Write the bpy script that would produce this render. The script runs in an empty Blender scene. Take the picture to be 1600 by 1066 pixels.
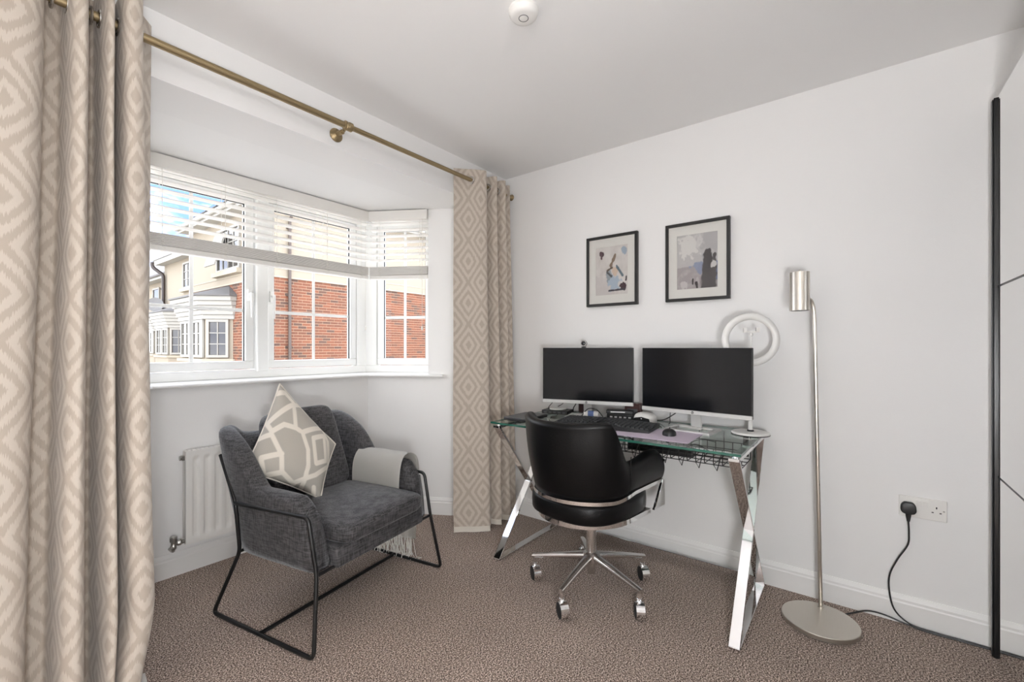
import bpy, bmesh, math, random
from mathutils import Vector, Matrix, noise
random.seed(7)
PI = math.pi
sc = bpy.context.scene
COL = sc.collection

# ------------------------------------------------------------------ camera
TH = 0.6571                      # heading from the +X axis (the desk wall is at +X, the window wall at +Y)
cam_d = bpy.data.cameras.new('camera')
cam_d.sensor_width = 36.0
cam_d.lens = 36.0 * 694.1 / 1600.0
cam_d.shift_y = 10.17 / 1600.0
cam_d.clip_start = 0.02
cam_d.clip_end = 300
cam = bpy.data.objects.new('camera', cam_d)
COL.objects.link(cam)
cam.location = (0, 0, 1.177)
cam.rotation_euler = (PI / 2, 0, TH - PI / 2)
sc.camera = cam

# ------------------------------------------------------------------ sky, exposure
SKY = 6.2
FILL_CEIL = 8.0  # strength of the added ceiling fill light
FILL_FLOOR = 92.0  # strength of the added fill light behind the camera
vs = sc.view_settings
vs.view_transform = 'Standard'
vs.look = 'None'
vs.gamma = 1.0
vs.use_curve_mapping = False
vs.exposure = 0.23
sc.cycles.use_denoising = True
sc.cycles.max_bounces = 10
sc.cycles.diffuse_bounces = 6
sc.cycles.glossy_bounces = 6
sc.cycles.transparent_max_bounces = 24
sc.cycles.caustics_reflective = False
sc.cycles.caustics_refractive = False
sc.cycles.sample_clamp_indirect = 6.0


def srgb(r, g, b):
    f = lambda c: (c / 255 / 12.92) if c / 255 <= 0.04045 else ((c / 255 + 0.055) / 1.055) ** 2.4
    return (f(r), f(g), f(b), 1.0)


world = bpy.data.worlds.new('sky')
sc.world = world
world.use_nodes = True
wn = world.node_tree
for n in list(wn.nodes):
    wn.nodes.remove(n)
w_out = wn.nodes.new('ShaderNodeOutputWorld')
w_bg = wn.nodes.new('ShaderNodeBackground')
w_bg.inputs['Strength'].default_value = SKY
w_tc = wn.nodes.new('ShaderNodeTexCoord')
w_mp = wn.nodes.new('ShaderNodeMapping')
w_mp.inputs['Scale'].default_value = (1.6, 1.6, 3.4)
w_mp.inputs['Location'].default_value = (3.37, 0.3, 1.3)
w_no = wn.nodes.new('ShaderNodeTexNoise')
w_no.inputs['Scale'].default_value = 1.7
w_no.inputs['Detail'].default_value = 6
w_cr = wn.nodes.new('ShaderNodeValToRGB')
w_cr.color_ramp.elements[0].position = 0.40
w_cr.color_ramp.elements[0].color = (0.07, 0.12, 0.29, 1)
w_cr.color_ramp.elements[1].position = 0.54
w_cr.color_ramp.elements[1].color = (0.975, 0.985, 1.0, 1)
wn.links.new(w_tc.outputs['Generated'], w_mp.inputs['Vector'])
wn.links.new(w_mp.outputs[0], w_no.inputs['Vector'])
wn.links.new(w_no.outputs['Fac'], w_cr.inputs[0])
wn.links.new(w_cr.outputs[0], w_bg.inputs['Color'])
wn.links.new(w_bg.outputs[0], w_out.inputs['Surface'])


# ------------------------------------------------------------------ materials
def new_mat(name):
    m = bpy.data.materials.new(name)
    m.use_nodes = True
    return m, m.node_tree, m.node_tree.nodes['Principled BSDF']


def pm(name, col, rough=0.5, metal=0.0, bump=0.0, bscale=60.0, var=0.0, vscale=8.0, spec=None, coat=0.0, sheen=0.0, aniso=None):
    m, nt, p = new_mat(name)
    p.inputs['Base Color'].default_value = col
    p.inputs['Roughness'].default_value = rough
    p.inputs['Metallic'].default_value = metal
    if spec is not None:
        p.inputs['Specular IOR Level'].default_value = spec
    if coat:
        p.inputs['Coat Weight'].default_value = coat
        p.inputs['Coat Roughness'].default_value = 0.08
    if sheen:
        p.inputs['Sheen Weight'].default_value = sheen
    if bump or var:
        tc = nt.nodes.new('ShaderNodeTexCoord')
        if bump:
            no = nt.nodes.new('ShaderNodeTexNoise')
            no.inputs['Scale'].default_value = bscale
            no.inputs['Detail'].default_value = 3
            nt.links.new(tc.outputs['Object'], no.inputs['Vector'])
            bp = nt.nodes.new('ShaderNodeBump')
            bp.inputs['Strength'].default_value = bump
            bp.inputs['Distance'].default_value = 0.01
            nt.links.new(no.outputs['Fac'], bp.inputs['Height'])
            nt.links.new(bp.outputs[0], p.inputs['Normal'])
        if var:
            n2 = nt.nodes.new('ShaderNodeTexNoise')
            n2.inputs['Scale'].default_value = vscale
            n2.inputs['Detail'].default_value = 4
            nt.links.new(tc.outputs['Object'], n2.inputs['Vector'])
            mx = nt.nodes.new('ShaderNodeMix')
            mx.data_type = 'RGBA'
            mx.inputs[6].default_value = (col[0] * (1 - var), col[1] * (1 - var), col[2] * (1 - var), 1)
            mx.inputs[7].default_value = (min(1, col[0] * (1 + var)), min(1, col[1] * (1 + var)), min(1, col[2] * (1 + var)), 1)
            nt.links.new(n2.outputs['Fac'], mx.inputs[0])
            nt.links.new(mx.outputs[2], p.inputs['Base Color'])
    return m


M = {}
M['wall'] = pm('wall_paint', srgb(241, 240, 239), 0.85, bump=0.03, bscale=160)
M['ceiling'] = pm('ceiling_paint', srgb(243, 242, 241), 0.9, bump=0.03, bscale=130)
M['trim'] = pm('white_gloss_trim', srgb(240, 239, 237), 0.38, bump=0.01, bscale=30)
M['upvc'] = pm('white_upvc', srgb(243, 243, 240), 0.3, bump=0.008, bscale=20)
M['blind'] = pm('blind_slat_white', srgb(238, 235, 230), 0.45, bump=0.02, bscale=90)
M['cord'] = pm('blind_cord_white', srgb(232, 229, 222), 0.8, bump=0.1, bscale=300)
M['rad'] = pm('radiator_enamel', srgb(240, 238, 234), 0.32, bump=0.005, bscale=30)
M['chrome'] = pm('chrome', (0.86, 0.86, 0.87, 1), 0.06, 1.0, bump=0.004, bscale=12)
M['chrome_dull'] = pm('polished_aluminium', (0.72, 0.71, 0.70, 1), 0.16, 1.0, bump=0.01, bscale=40)
M['valve'] = pm('valve_metal', (0.45, 0.44, 0.42, 1), 0.28, 1.0, bump=0.03, bscale=80)
M['leather'] = pm('black_leather', (0.0025, 0.0025, 0.0028, 1), 0.36, bump=0.08, bscale=260, spec=0.22)
M['black_metal'] = pm('black_painted_metal', (0.006, 0.006, 0.0065, 1), 0.33, bump=0.02, bscale=90)
M['black_plastic'] = pm('black_plastic', (0.013, 0.013, 0.014, 1), 0.45, bump=0.05, bscale=200)
M['grey_plastic'] = pm('dark_grey_plastic', (0.075, 0.075, 0.078, 1), 0.5, bump=0.05, bscale=200)
M['key_top'] = pm('keycap_plastic', (0.028, 0.030, 0.032, 1), 0.5, bump=0.04, bscale=300)
M['white_plastic'] = pm('white_plastic', srgb(236, 234, 230), 0.38, bump=0.02, bscale=100)
M['screen'] = pm('monitor_screen', (0.005, 0.0055, 0.007, 1), 0.16, bump=0.003, bscale=500, spec=0.35)
M['silver'] = pm('silver_plastic', srgb(216, 215, 213), 0.38, 0.2, bump=0.02, bscale=200)
M['frame_black'] = pm('black_frame_wood', (0.010, 0.0095, 0.009, 1), 0.42, bump=0.06, bscale=120)
M['mount'] = pm('picture_mount_card', srgb(232, 230, 224), 0.9, bump=0.03, bscale=250)
M['gold'] = pm('brushed_brass', srgb(152, 134, 102), 0.42, 0.75, bump=0.02, bscale=100)
M['mat'] = pm('lilac_mouse_mat', srgb(205, 192, 208), 0.8, bump=0.08, bscale=500)
M['throw'] = pm('white_knit_throw', srgb(243, 240, 234), 0.95, bump=0.55, bscale=420, sheen=0.3)
M['lining'] = pm('curtain_lining', srgb(222, 216, 205), 0.9, bump=0.1, bscale=400)
M['render'] = pm('cream_render', srgb(152, 141, 124), 0.9, bump=0.15, bscale=40, var=0.05, vscale=1.5)
M['render_trim'] = pm('cream_stone_trim', srgb(162, 152, 134), 0.8, bump=0.08, bscale=30, var=0.04)
M['mortar'] = pm('mortar', srgb(196, 170, 146), 0.95, bump=0.3, bscale=60, var=0.08)
M['slate'] = pm('roof_slate', srgb(98, 95, 93), 0.5, bump=0.4, bscale=18, var=0.12, vscale=5)
M['lead'] = pm('lead_roof', srgb(96, 93, 90), 0.6, bump=0.1, bscale=10, var=0.1)
M['gutter'] = pm('black_gutter', srgb(58, 48, 42), 0.4, bump=0.02)
M['pipe_grey'] = pm('grey_brown_downpipe', srgb(84, 72, 64), 0.45, bump=0.02)
M['ext_white'] = pm('exterior_white_paint', srgb(152, 148, 139), 0.5, bump=0.02)
M['dish'] = pm('satellite_dish_grey', srgb(120, 118, 116), 0.5, bump=0.02)
M['ground'] = pm('pale_block_paving', srgb(212, 206, 196), 0.95, bump=0.4, bscale=30, var=0.15)
M['curtain_room'] = pm('neighbour_curtain', srgb(150, 120, 96), 0.9, bump=0.2, bscale=30, var=0.3, vscale=3)
M['rubber'] = pm('rubber_black', (0.012, 0.012, 0.012, 1), 0.7, bump=0.1, bscale=150)
M['label_blue'] = pm('blue_label', srgb(96, 118, 170), 0.5, bump=0.01)
M['red_dark'] = pm('dark_red_plastic', srgb(66, 36, 34), 0.5, bump=0.03)
M['hole'] = pm('dark_opening', (0.006, 0.006, 0.006, 1), 0.8, bump=0.01)
M['mirror'] = pm('mirror_glass', (0.90, 0.90, 0.89, 1), 0.015, 1.0, bump=0.0008, bscale=2)
M['ring'] = pm('opal_ring_plastic', srgb(238, 237, 234), 0.3, bump=0.01, bscale=40)


def brushed(name, col, rough, scale_vec):
    m, nt, p = new_mat(name)
    p.inputs['Metallic'].default_value = 1.0
    p.inputs['Base Color'].default_value = col
    tc = nt.nodes.new('ShaderNodeTexCoord')
    mp = nt.nodes.new('ShaderNodeMapping')
    mp.inputs['Scale'].default_value = scale_vec
    no = nt.nodes.new('ShaderNodeTexNoise')
    no.inputs['Scale'].default_value = 6
    no.inputs['Detail'].default_value = 4
    mr = nt.nodes.new('ShaderNodeMapRange')
    mr.inputs[3].default_value = rough * 0.75
    mr.inputs[4].default_value = rough * 1.3
    nt.links.new(tc.outputs['Object'], mp.inputs['Vector'])
    nt.links.new(mp.outputs[0], no.inputs['Vector'])
    nt.links.new(no.outputs['Fac'], mr.inputs[0])
    nt.links.new(mr.outputs[0], p.inputs['Roughness'])
    bp = nt.nodes.new('ShaderNodeBump')
    bp.inputs['Strength'].default_value = 0.06
    bp.inputs['Distance'].default_value = 0.002
    nt.links.new(no.outputs['Fac'], bp.inputs['Height'])
    nt.links.new(bp.outputs[0], p.inputs['Normal'])
    return m


M['nickel'] = brushed('brushed_nickel', (0.62, 0.585, 0.53, 1), 0.30, (40, 40, 3))
M['nickel_base'] = brushed('brushed_nickel_base', (0.60, 0.565, 0.51, 1), 0.36, (3, 60, 60))


def glass_mat(name, tint, fres=1.45, rough=0.0):
    m = bpy.data.materials.new(name)
    m.use_nodes = True
    nt = m.node_tree
    for n in list(nt.nodes):
        nt.nodes.remove(n)
    out = nt.nodes.new('ShaderNodeOutputMaterial')
    tr = nt.nodes.new('ShaderNodeBsdfTransparent')
    tr.inputs[0].default_value = tint
    gl = nt.nodes.new('ShaderNodeBsdfGlossy')
    gl.inputs['Roughness'].default_value = rough
    fr = nt.nodes.new('ShaderNodeFresnel')
    fr.inputs[0].default_value = fres
    mx = nt.nodes.new('ShaderNodeMixShader')
    ge = nt.nodes.new('ShaderNodeNewGeometry')
    inv = nt.nodes.new('ShaderNodeMath')
    inv.operation = 'SUBTRACT'
    inv.inputs[0].default_value = 1.0
    nt.links.new(ge.outputs['Backfacing'], inv.inputs[1])
    mu = nt.nodes.new('ShaderNodeMath')
    mu.operation = 'MULTIPLY'
    nt.links.new(fr.outputs[0], mu.inputs[0])
    nt.links.new(inv.outputs[0], mu.inputs[1])
    nt.links.new(mu.outputs[0], mx.inputs[0])
    nt.links.new(tr.outputs[0], mx.inputs[1])
    nt.links.new(gl.outputs[0], mx.inputs[2])
    nt.links.new(mx.outputs[0], out.inputs[0])
    return m


M['pane'] = glass_mat('window_glass', (0.985, 0.99, 0.985, 1), 1.25)
M['picture_glass'] = glass_mat('picture_glass', (0.97, 0.97, 0.97, 1), 1.35)
M['desk_glass'] = glass_mat('desk_glass', (0.90, 0.965, 0.945, 1), 1.45)
M['glass_edge'] = pm('desk_glass_edge', srgb(44, 96, 82), 0.12, bump=0.005, spec=0.7)
M['ext_pane'] = pm('neighbour_window_glass', srgb(72, 69, 65), 0.06, bump=0.01, bscale=2, var=0.25, vscale=2.2, spec=0.8)


def emit_mat(name, col, s):
    m = bpy.data.materials.new(name)
    m.use_nodes = True
    nt = m.node_tree
    for n in list(nt.nodes):
        nt.nodes.remove(n)
    out = nt.nodes.new('ShaderNodeOutputMaterial')
    e = nt.nodes.new('ShaderNodeEmission')
    e.inputs[0].default_value = col
    e.inputs[1].default_value = s
    nt.links.new(e.outputs[0], out.inputs[0])
    return m


def carpet_mat():
    m, nt, p = new_mat('brown_twist_carpet')
    tc = nt.nodes.new('ShaderNodeTexCoord')
    n1 = nt.nodes.new('ShaderNodeTexNoise')
    n1.inputs['Scale'].default_value = 190
    n1.inputs['Detail'].default_value = 2
    n1.inputs['Roughness'].default_value = 0.6
    n2 = nt.nodes.new('ShaderNodeTexNoise')
    n2.inputs['Scale'].default_value = 3.0
    n2.inputs['Detail'].default_value = 3
    cr = nt.nodes.new('ShaderNodeValToRGB')
    e = cr.color_ramp.elements
    e[0].position = 0.37
    e[0].color = srgb(58, 44, 37)
    e[1].position = 0.64
    e[1].color = srgb(230, 212, 199)
    k = cr.color_ramp.elements.new(0.5)
    k.color = srgb(140, 121, 109)
    mx = nt.nodes.new('ShaderNodeMix')
    mx.data_type = 'RGBA'
    mx.blend_type = 'MULTIPLY'
    mx.inputs[0].default_value = 1.0
    mr = nt.nodes.new('ShaderNodeMapRange')
    mr.inputs[1].default_value = 0.3
    mr.inputs[2].default_value = 0.7
    mr.inputs[3].default_value = 0.90
    mr.inputs[4].default_value = 1.06
    nt.links.new(tc.outputs['Object'], n1.inputs['Vector'])
    nt.links.new(tc.outputs['Object'], n2.inputs['Vector'])
    nt.links.new(n1.outputs['Fac'], cr.inputs[0])
    nt.links.new(cr.outputs[0], mx.inputs[6])
    nt.links.new(n2.outputs['Fac'], mr.inputs[0])
    nt.links.new(mr.outputs[0], mx.inputs[7])
    nt.links.new(mx.outputs[2], p.inputs['Base Color'])
    p.inputs['Roughness'].default_value = 1.0
    p.inputs['Specular IOR Level'].default_value = 0.1
    p.inputs['Sheen Weight'].default_value = 0.15
    bp = nt.nodes.new('ShaderNodeBump')
    bp.inputs['Strength'].default_value = 0.45
    bp.inputs['Distance'].default_value = 0.004
    nt.links.new(n1.outputs['Fac'], bp.inputs['Height'])
    nt.links.new(bp.outputs[0], p.inputs['Normal'])
    return m


M['carpet'] = carpet_mat()


def weave_mat(name, c0, c1, scale, bump=0.3):
    """two-tone woven fabric: streaky noise along two directions"""
    m, nt, p = new_mat(name)
    tc = nt.nodes.new('ShaderNodeTexCoord')
    outs = []
    for sv in ((1, 1, 9), (9, 9, 1)):
        mp = nt.nodes.new('ShaderNodeMapping')
        mp.inputs['Scale'].default_value = sv
        no = nt.nodes.new('ShaderNodeTexNoise')
        no.inputs['Scale'].default_value = scale
        no.inputs['Detail'].default_value = 3
        nt.links.new(tc.outputs['Object'], mp.inputs['Vector'])
        nt.links.new(mp.outputs[0], no.inputs['Vector'])
        outs.append(no)
    ad = nt.nodes.new('ShaderNodeMath')
    ad.operation = 'ADD'
    nt.links.new(outs[0].outputs['Fac'], ad.inputs[0])
    nt.links.new(outs[1].outputs['Fac'], ad.inputs[1])
    mr = nt.nodes.new('ShaderNodeMapRange')
    mr.inputs[1].default_value = 0.80
    mr.inputs[2].default_value = 1.20
    nt.links.new(ad.outputs[0], mr.inputs[0])
    mx = nt.nodes.new('ShaderNodeMix')
    mx.data_type = 'RGBA'
    mx.inputs[6].default_value = c0
    mx.inputs[7].default_value = c1
    nt.links.new(mr.outputs[0], mx.inputs[0])
    nt.links.new(mx.outputs[2], p.inputs['Base Color'])
    p.inputs['Roughness'].default_value = 0.72
    p.inputs['Sheen Tint'].default_value = (0.95, 0.97, 1.0, 1)
    p.inputs['Sheen Weight'].default_value = 0.3
    p.inputs['Sheen Roughness'].default_value = 0.35
    p.inputs['Specular IOR Level'].default_value = 0.6
    bp = nt.nodes.new('ShaderNodeBump')
    bp.inputs['Strength'].default_value = bump
    bp.inputs['Distance'].default_value = 0.003
    nt.links.new(ad.outputs[0], bp.inputs['Height'])
    nt.links.new(bp.outputs[0], p.inputs['Normal'])
    return m


M['grey_fabric'] = weave_mat('charcoal_woven_fabric', srgb(24, 23, 24), srgb(82, 80, 82), 24, 0.5)


def curtain_mat():
    """ikat ogee: nested diamonds in taupe on pale beige, from the cloth's own UV in metres"""
    m, nt, p = new_mat('beige_ogee_curtain')
    N = nt.nodes.new
    uv = N('ShaderNodeUVMap')
    uv.uv_map = 'UVMap'
    sep = N('ShaderNodeSeparateXYZ')
    no = N('ShaderNodeTexNoise')
    no.inputs['Scale'].default_value = 1.0
    no.inputs['Detail'].default_value = 2
    mp = N('ShaderNodeMapping')
    mp.inputs['Scale'].default_value = (420, 14, 1)
    nt.links.new(uv.outputs[0], mp.inputs['Vector'])
    nt.links.new(mp.outputs[0], no.inputs['Vector'])
    nt.links.new(uv.outputs[0], sep.inputs[0])

    def math_(op, a, b=None):
        n = N('ShaderNodeMath')
        n.operation = op
        for i, x in enumerate((a, b)):
            if x is None:
                continue
            if isinstance(x, (int, float)):
                n.inputs[i].default_value = x
            else:
                nt.links.new(x, n.inputs[i])
        return n.outputs[0]
    jit = math_('MULTIPLY', math_('SUBTRACT', no.outputs['Fac'], 0.5), 0.045)
    v = math_('ADD', sep.outputs['Y'], jit)
    W_, H_ = 0.19, 0.265
    # triangle waves give diamonds, a touch of cosine rounds them into an ogee
    tu = math_('PINGPONG', math_('DIVIDE', sep.outputs['X'], W_ / 2), 1.0)
    tv = math_('PINGPONG', math_('DIVIDE', v, H_ / 2), 1.0)
    cu = math_('COSINE', math_('MULTIPLY', sep.outputs['X'], 2 * PI / W_))
    cv = math_('COSINE', math_('MULTIPLY', v, 2 * PI / H_))
    f = math_('ADD', math_('MULTIPLY', math_('ADD', tu, tv), 0.72), math_('MULTIPLY', math_('ADD', cu, cv), -0.085))
    s = math_('SINE', math_('MULTIPLY', f, 2 * PI * 2.45))
    mr = N('ShaderNodeMapRange')
    mr.interpolation_type = 'SMOOTHSTEP'
    mr.inputs[1].default_value = -0.35
    mr.inputs[2].default_value = 0.35
    nt.links.new(s, mr.inputs[0])
    mx = N('ShaderNodeMix')
    mx.data_type = 'RGBA'
    mx.inputs[6].default_value = srgb(180, 168, 155)
    mx.inputs[7].default_value = srgb(200, 190, 178)
    nt.links.new(mr.outputs[0], mx.inputs[0])
    wv = N('ShaderNodeTexNoise')
    wv.inputs['Scale'].default_value = 1.0
    mp2 = N('ShaderNodeMapping')
    mp2.inputs['Scale'].default_value = (900, 900, 1)
    nt.links.new(uv.outputs[0], mp2.inputs['Vector'])
    nt.links.new(mp2.outputs[0], wv.inputs['Vector'])
    bp = N('ShaderNodeBump')
    bp.inputs['Strength'].default_value = 0.25
    bp.inputs['Distance'].default_value = 0.002
    nt.links.new(wv.outputs['Fac'], bp.inputs['Height'])
    nt.links.new(bp.outputs[0], p.inputs['Normal'])
    nt.links.new(mx.outputs[2], p.inputs['Base Color'])
    p.inputs['Roughness'].default_value = 0.85
    p.inputs['Sheen Weight'].default_value = 0.2
    p.inputs['Specular IOR Level'].default_value = 0.25
    return m


M['curtain'] = curtain_mat()


def brick_mat(name, per_island):
    m, nt, p = new_mat(name)
    if per_island:
        r = nt.nodes.new('ShaderNodeNewGeometry')
        src = r.outputs['Random Per Island']
    else:
        r = nt.nodes.new('ShaderNodeObjectInfo')
        src = r.outputs['Random']
    cr = nt.nodes.new('ShaderNodeValToRGB')
    e = cr.color_ramp.elements
    e[0].position = 0.0
    e[0].color = srgb(84, 62, 52)
    e[1].position = 1.0
    e[1].color = srgb(128, 79, 56)
    for pos, c in ((0.15, srgb(92, 68, 56)), (0.25, srgb(108, 69, 51)), (0.6, srgb(118, 73, 53))):
        k = e.new(pos)
        k.color = c
    nt.links.new(src, cr.inputs[0])
    tc = nt.nodes.new('ShaderNodeTexCoord')
    no = nt.nodes.new('ShaderNodeTexNoise')
    no.inputs['Scale'].default_value = 14
    no.inputs['Detail'].default_value = 4
    nt.links.new(tc.outputs['Object'], no.inputs['Vector'])
    mx = nt.nodes.new('ShaderNodeMix')
    mx.data_type = 'RGBA'
    mx.blend_type = 'OVERLAY'
    mx.inputs[0].default_value = 0.35
    nt.links.new(cr.outputs[0], mx.inputs[6])
    nt.links.new(no.outputs['Color'], mx.inputs[7])
    nt.links.new(cr.outputs[0], p.inputs['Base Color'])
    bp = nt.nodes.new('ShaderNodeBump')
    bp.inputs['Strength'].default_value = 0.4
    bp.inputs['Distance'].default_value = 0.01
    nt.links.new(no.outputs['Fac'], bp.inputs['Height'])
    nt.links.new(bp.outputs[0], p.inputs['Normal'])
    p.inputs['Roughness'].default_value = 0.9
    return m


M['brick'] = brick_mat('red_brick', False)
M['brick_mass'] = brick_mat('red_brick_mass', True)


def vcol_mat(name, rough=0.8, bump=0.1, bscale=300):
    m, nt, p = new_mat(name)
    a = nt.nodes.new('ShaderNodeVertexColor')
    a.layer_name = 'Col'
    nt.links.new(a.outputs['Color'], p.inputs['Base Color'])
    p.inputs['Roughness'].default_value = rough
    tc = nt.nodes.new('ShaderNodeTexCoord')
    no = nt.nodes.new('ShaderNodeTexNoise')
    no.inputs['Scale'].default_value = bscale
    nt.links.new(tc.outputs['Object'], no.inputs['Vector'])
    bp = nt.nodes.new('ShaderNodeBump')
    bp.inputs['Strength'].default_value = bump
    bp.inputs['Distance'].default_value = 0.003
    nt.links.new(no.outputs['Fac'], bp.inputs['Height'])
    nt.links.new(bp.outputs[0], p.inputs['Normal'])
    return m


M['print'] = vcol_mat('printed_paper', 0.85, 0.05)
M['cushion'] = vcol_mat('cushion_fabric', 0.9, 0.25, 400)


# ------------------------------------------------------------------ mesh helpers
class B:
    """collects shapes in one bmesh"""

    def __init__(s):
        s.bm = bmesh.new()

    def poly(s, verts, faces, mi=0):
        vs_ = [s.bm.verts.new(v) for v in verts]
        for f in faces:
            try:
                fc = s.bm.faces.new([vs_[i] for i in f])
                fc.material_index = mi
            except ValueError:
                pass
        return vs_

    def box(s, x0, x1, y0, y1, z0, z1, mi=0):
        return s.poly([(x0, y0, z0), (x1, y0, z0), (x1, y1, z0), (x0, y1, z0), (x0, y0, z1), (x1, y0, z1), (x1, y1, z1), (x0, y1, z1)],
                      [(0, 3, 2, 1), (4, 5, 6, 7), (0, 1, 5, 4), (1, 2, 6, 5), (2, 3, 7, 6), (3, 0, 4, 7)], mi)

    def obox(s, o, ax, ay, az, mi=0):
        """box from corner o spanned by three vectors"""
        o, ax, ay, az = map(Vector, (o, ax, ay, az))
        v = [o, o + ax, o + ax + ay, o + ay, o + az, o + ax + az, o + ax + ay + az, o + ay + az]
        return s.poly(v, [(0, 3, 2, 1), (4, 5, 6, 7), (0, 1, 5, 4), (1, 2, 6, 5), (2, 3, 7, 6), (3, 0, 4, 7)], mi)

    def cbox(s, c, ax, ay, az):
        """box about centre c with full-length axis vectors"""
        c, ax, ay, az = map(Vector, (c, ax, ay, az))
        return s.obox(c - ax / 2 - ay / 2 - az / 2, ax, ay, az)

    def prism(s, pts, z0, z1):
        n = len(pts)
        v = [(p[0], p[1], z0) for p in pts] + [(p[0], p[1], z1) for p in pts]
        f = [tuple(range(n - 1, -1, -1)), tuple(range(n, 2 * n))] + [(i, (i + 1) % n, n + (i + 1) % n, n + i) for i in range(n)]
        return s.poly(v, f)

    def ngon(s, pts3, off):
        """polygon pts3 extruded by vector off"""
        n = len(pts3)
        off = Vector(off)
        v = [Vector(p) for p in pts3] + [Vector(p) + off for p in pts3]
        f = [tuple(range(n - 1, -1, -1)), tuple(range(n, 2 * n))] + [(i, (i + 1) % n, n + (i + 1) % n, n + i) for i in range(n)]
        return s.poly(v, f)

    def tube(s, pts, r, seg=10, closed=False, caps=True, rad=None):
        pts = [Vector(p) for p in pts]
        n = len(pts)
        rings = []
        prev = None
        for i, p in enumerate(pts):
            if closed:
                t = pts[(i + 1) % n] - pts[i - 1]
            else:
                t = pts[min(i + 1, n - 1)] - pts[max(i - 1, 0)]
            t.normalize()
            if prev is None:
                a = Vector((0, 0, 1)) if abs(t.z) < 0.9 else Vector((1, 0, 0))
                u = (a - t * a.dot(t)).normalized()
            else:
                u = (prev - t * prev.dot(t)).normalized()
            prev = u
            w = t.cross(u)
            rr = rad[i] if rad else r
            rings.append([s.bm.verts.new(p + (u * math.cos(2 * PI * k / seg) + w * math.sin(2 * PI * k / seg)) * rr) for k in range(seg)])
        m = n if closed else n - 1
        for i in range(m):
            a, b = rings[i], rings[(i + 1) % n]
            for k in range(seg):
                s.bm.faces.new((a[k], a[(k + 1) % seg], b[(k + 1) % seg], b[k]))
        if caps and not closed:
            s.bm.faces.new(rings[0][::-1])
            s.bm.faces.new(rings[-1])

    def cyl(s, p0, p1, r, seg=20):
        s.tube([p0, p1], r, seg)

    def lathe(s, prof, c=(0, 0, 0), seg=32, axis=None):
        """revolve (radius, height) about the vertical, or about `axis`"""
        c = Vector(c)
        az = Vector(axis or (0, 0, 1)).normalized()
        a = Vector((0, 0, 1)) if abs(az.z) < 0.9 else Vector((1, 0, 0))
        ax = (a - az * a.dot(az)).normalized() if axis else Vector((1, 0, 0))
        ay = az.cross(ax)
        rings = []
        for r, h in prof:
            rings.append([s.bm.verts.new(c + az * h + (ax * math.cos(2 * PI * k / seg) + ay * math.sin(2 * PI * k / seg)) * max(r, 1e-4)) for k in range(seg)])
        for a_, b_ in zip(rings, rings[1:]):
            for k in range(seg):
                s.bm.faces.new((a_[k], a_[(k + 1) % seg], b_[(k + 1) % seg], b_[k]))
        s.bm.faces.new(rings[0][::-1])
        s.bm.faces.new(rings[-1])

    def grid(s, fn, nu, nv, uvfn=None, closed_u=False, mi=0):
        V_ = [[s.bm.verts.new(fn(i / nu, j / nv)) for j in range(nv + 1)] for i in range(nu if closed_u else nu + 1)]
        lay = s.bm.loops.layers.uv.verify() if uvfn else None
        for i in range(nu):
            for j in range(nv):
                i2 = (i + 1) % nu if closed_u else i + 1
                f = s.bm.faces.new((V_[i][j], V_[i2][j], V_[i2][j + 1], V_[i][j + 1]))
                f.material_index = mi
                if lay:
                    for lp, (a, b) in zip(f.loops, ((i, j), (i + 1, j), (i + 1, j + 1), (i, j + 1))):
                        lp[lay].uv = uvfn(a / nu, b / nv)
        return V_

    def bevel(s, off, seg=2):
        bmesh.ops.recalc_face_normals(s.bm, faces=s.bm.faces)
        es = [e for e in s.bm.edges if len(e.link_faces) == 2 and e.calc_face_angle(0) > 0.35]
        bmesh.ops.bevel(s.bm, geom=es, offset=off, segments=seg, affect='EDGES', profile=0.5, clamp_overlap=True)
        return s

    def done(s, name, mat, parent=None, smooth=False, recalc=True):
        if recalc:
            bmesh.ops.recalc_face_normals(s.bm, faces=s.bm.faces)
        me = bpy.data.meshes.new(name)
        s.bm.to_mesh(me)
        s.bm.free()
        for m in (mat if isinstance(mat, (list, tuple)) else [mat]):
            me.materials.append(M[m] if isinstance(m, str) else m)
        if smooth:
            for p in me.polygons:
                p.use_smooth = True
            if smooth != 'all':
                me.set_sharp_from_angle(angle=math.radians(40))
        return link(name, me, parent)


def root_matrix(o):
    return Matrix.LocRotScale(o.location, o.rotation_euler, None)


def link(name, me, parent=None):
    o = bpy.data.objects.new(name, me)
    COL.objects.link(o)
    if parent is not None:
        o.parent = parent
        if parent.get('_world'):
            mt = root_matrix(parent)
            o.matrix_parent_inverse = mt.inverted()
    return o


def tag(o, label=None, cat=None, group=None, kind=None):
    if label:
        o['label'] = label
    if cat:
        o['category'] = cat
    if group:
        o['group'] = group
    if kind:
        o['kind'] = kind
    return o


WORLD_ROOTS = []


def thing(name, label, cat, loc=(0, 0, 0), rotz=0.0, group=None, world_children=False):
    """an Empty at the thing's base; children are modelled in local coordinates, or in room coordinates with world_children"""
    o = bpy.data.objects.new(name, None)
    o.empty_display_size = 0.05
    COL.objects.link(o)
    o.location = loc
    o.rotation_euler = (0, 0, rotz)
    tag(o, label, cat, group)
    if world_children:
        o['_world'] = True
        WORLD_ROOTS.append(o)
    return o


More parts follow.
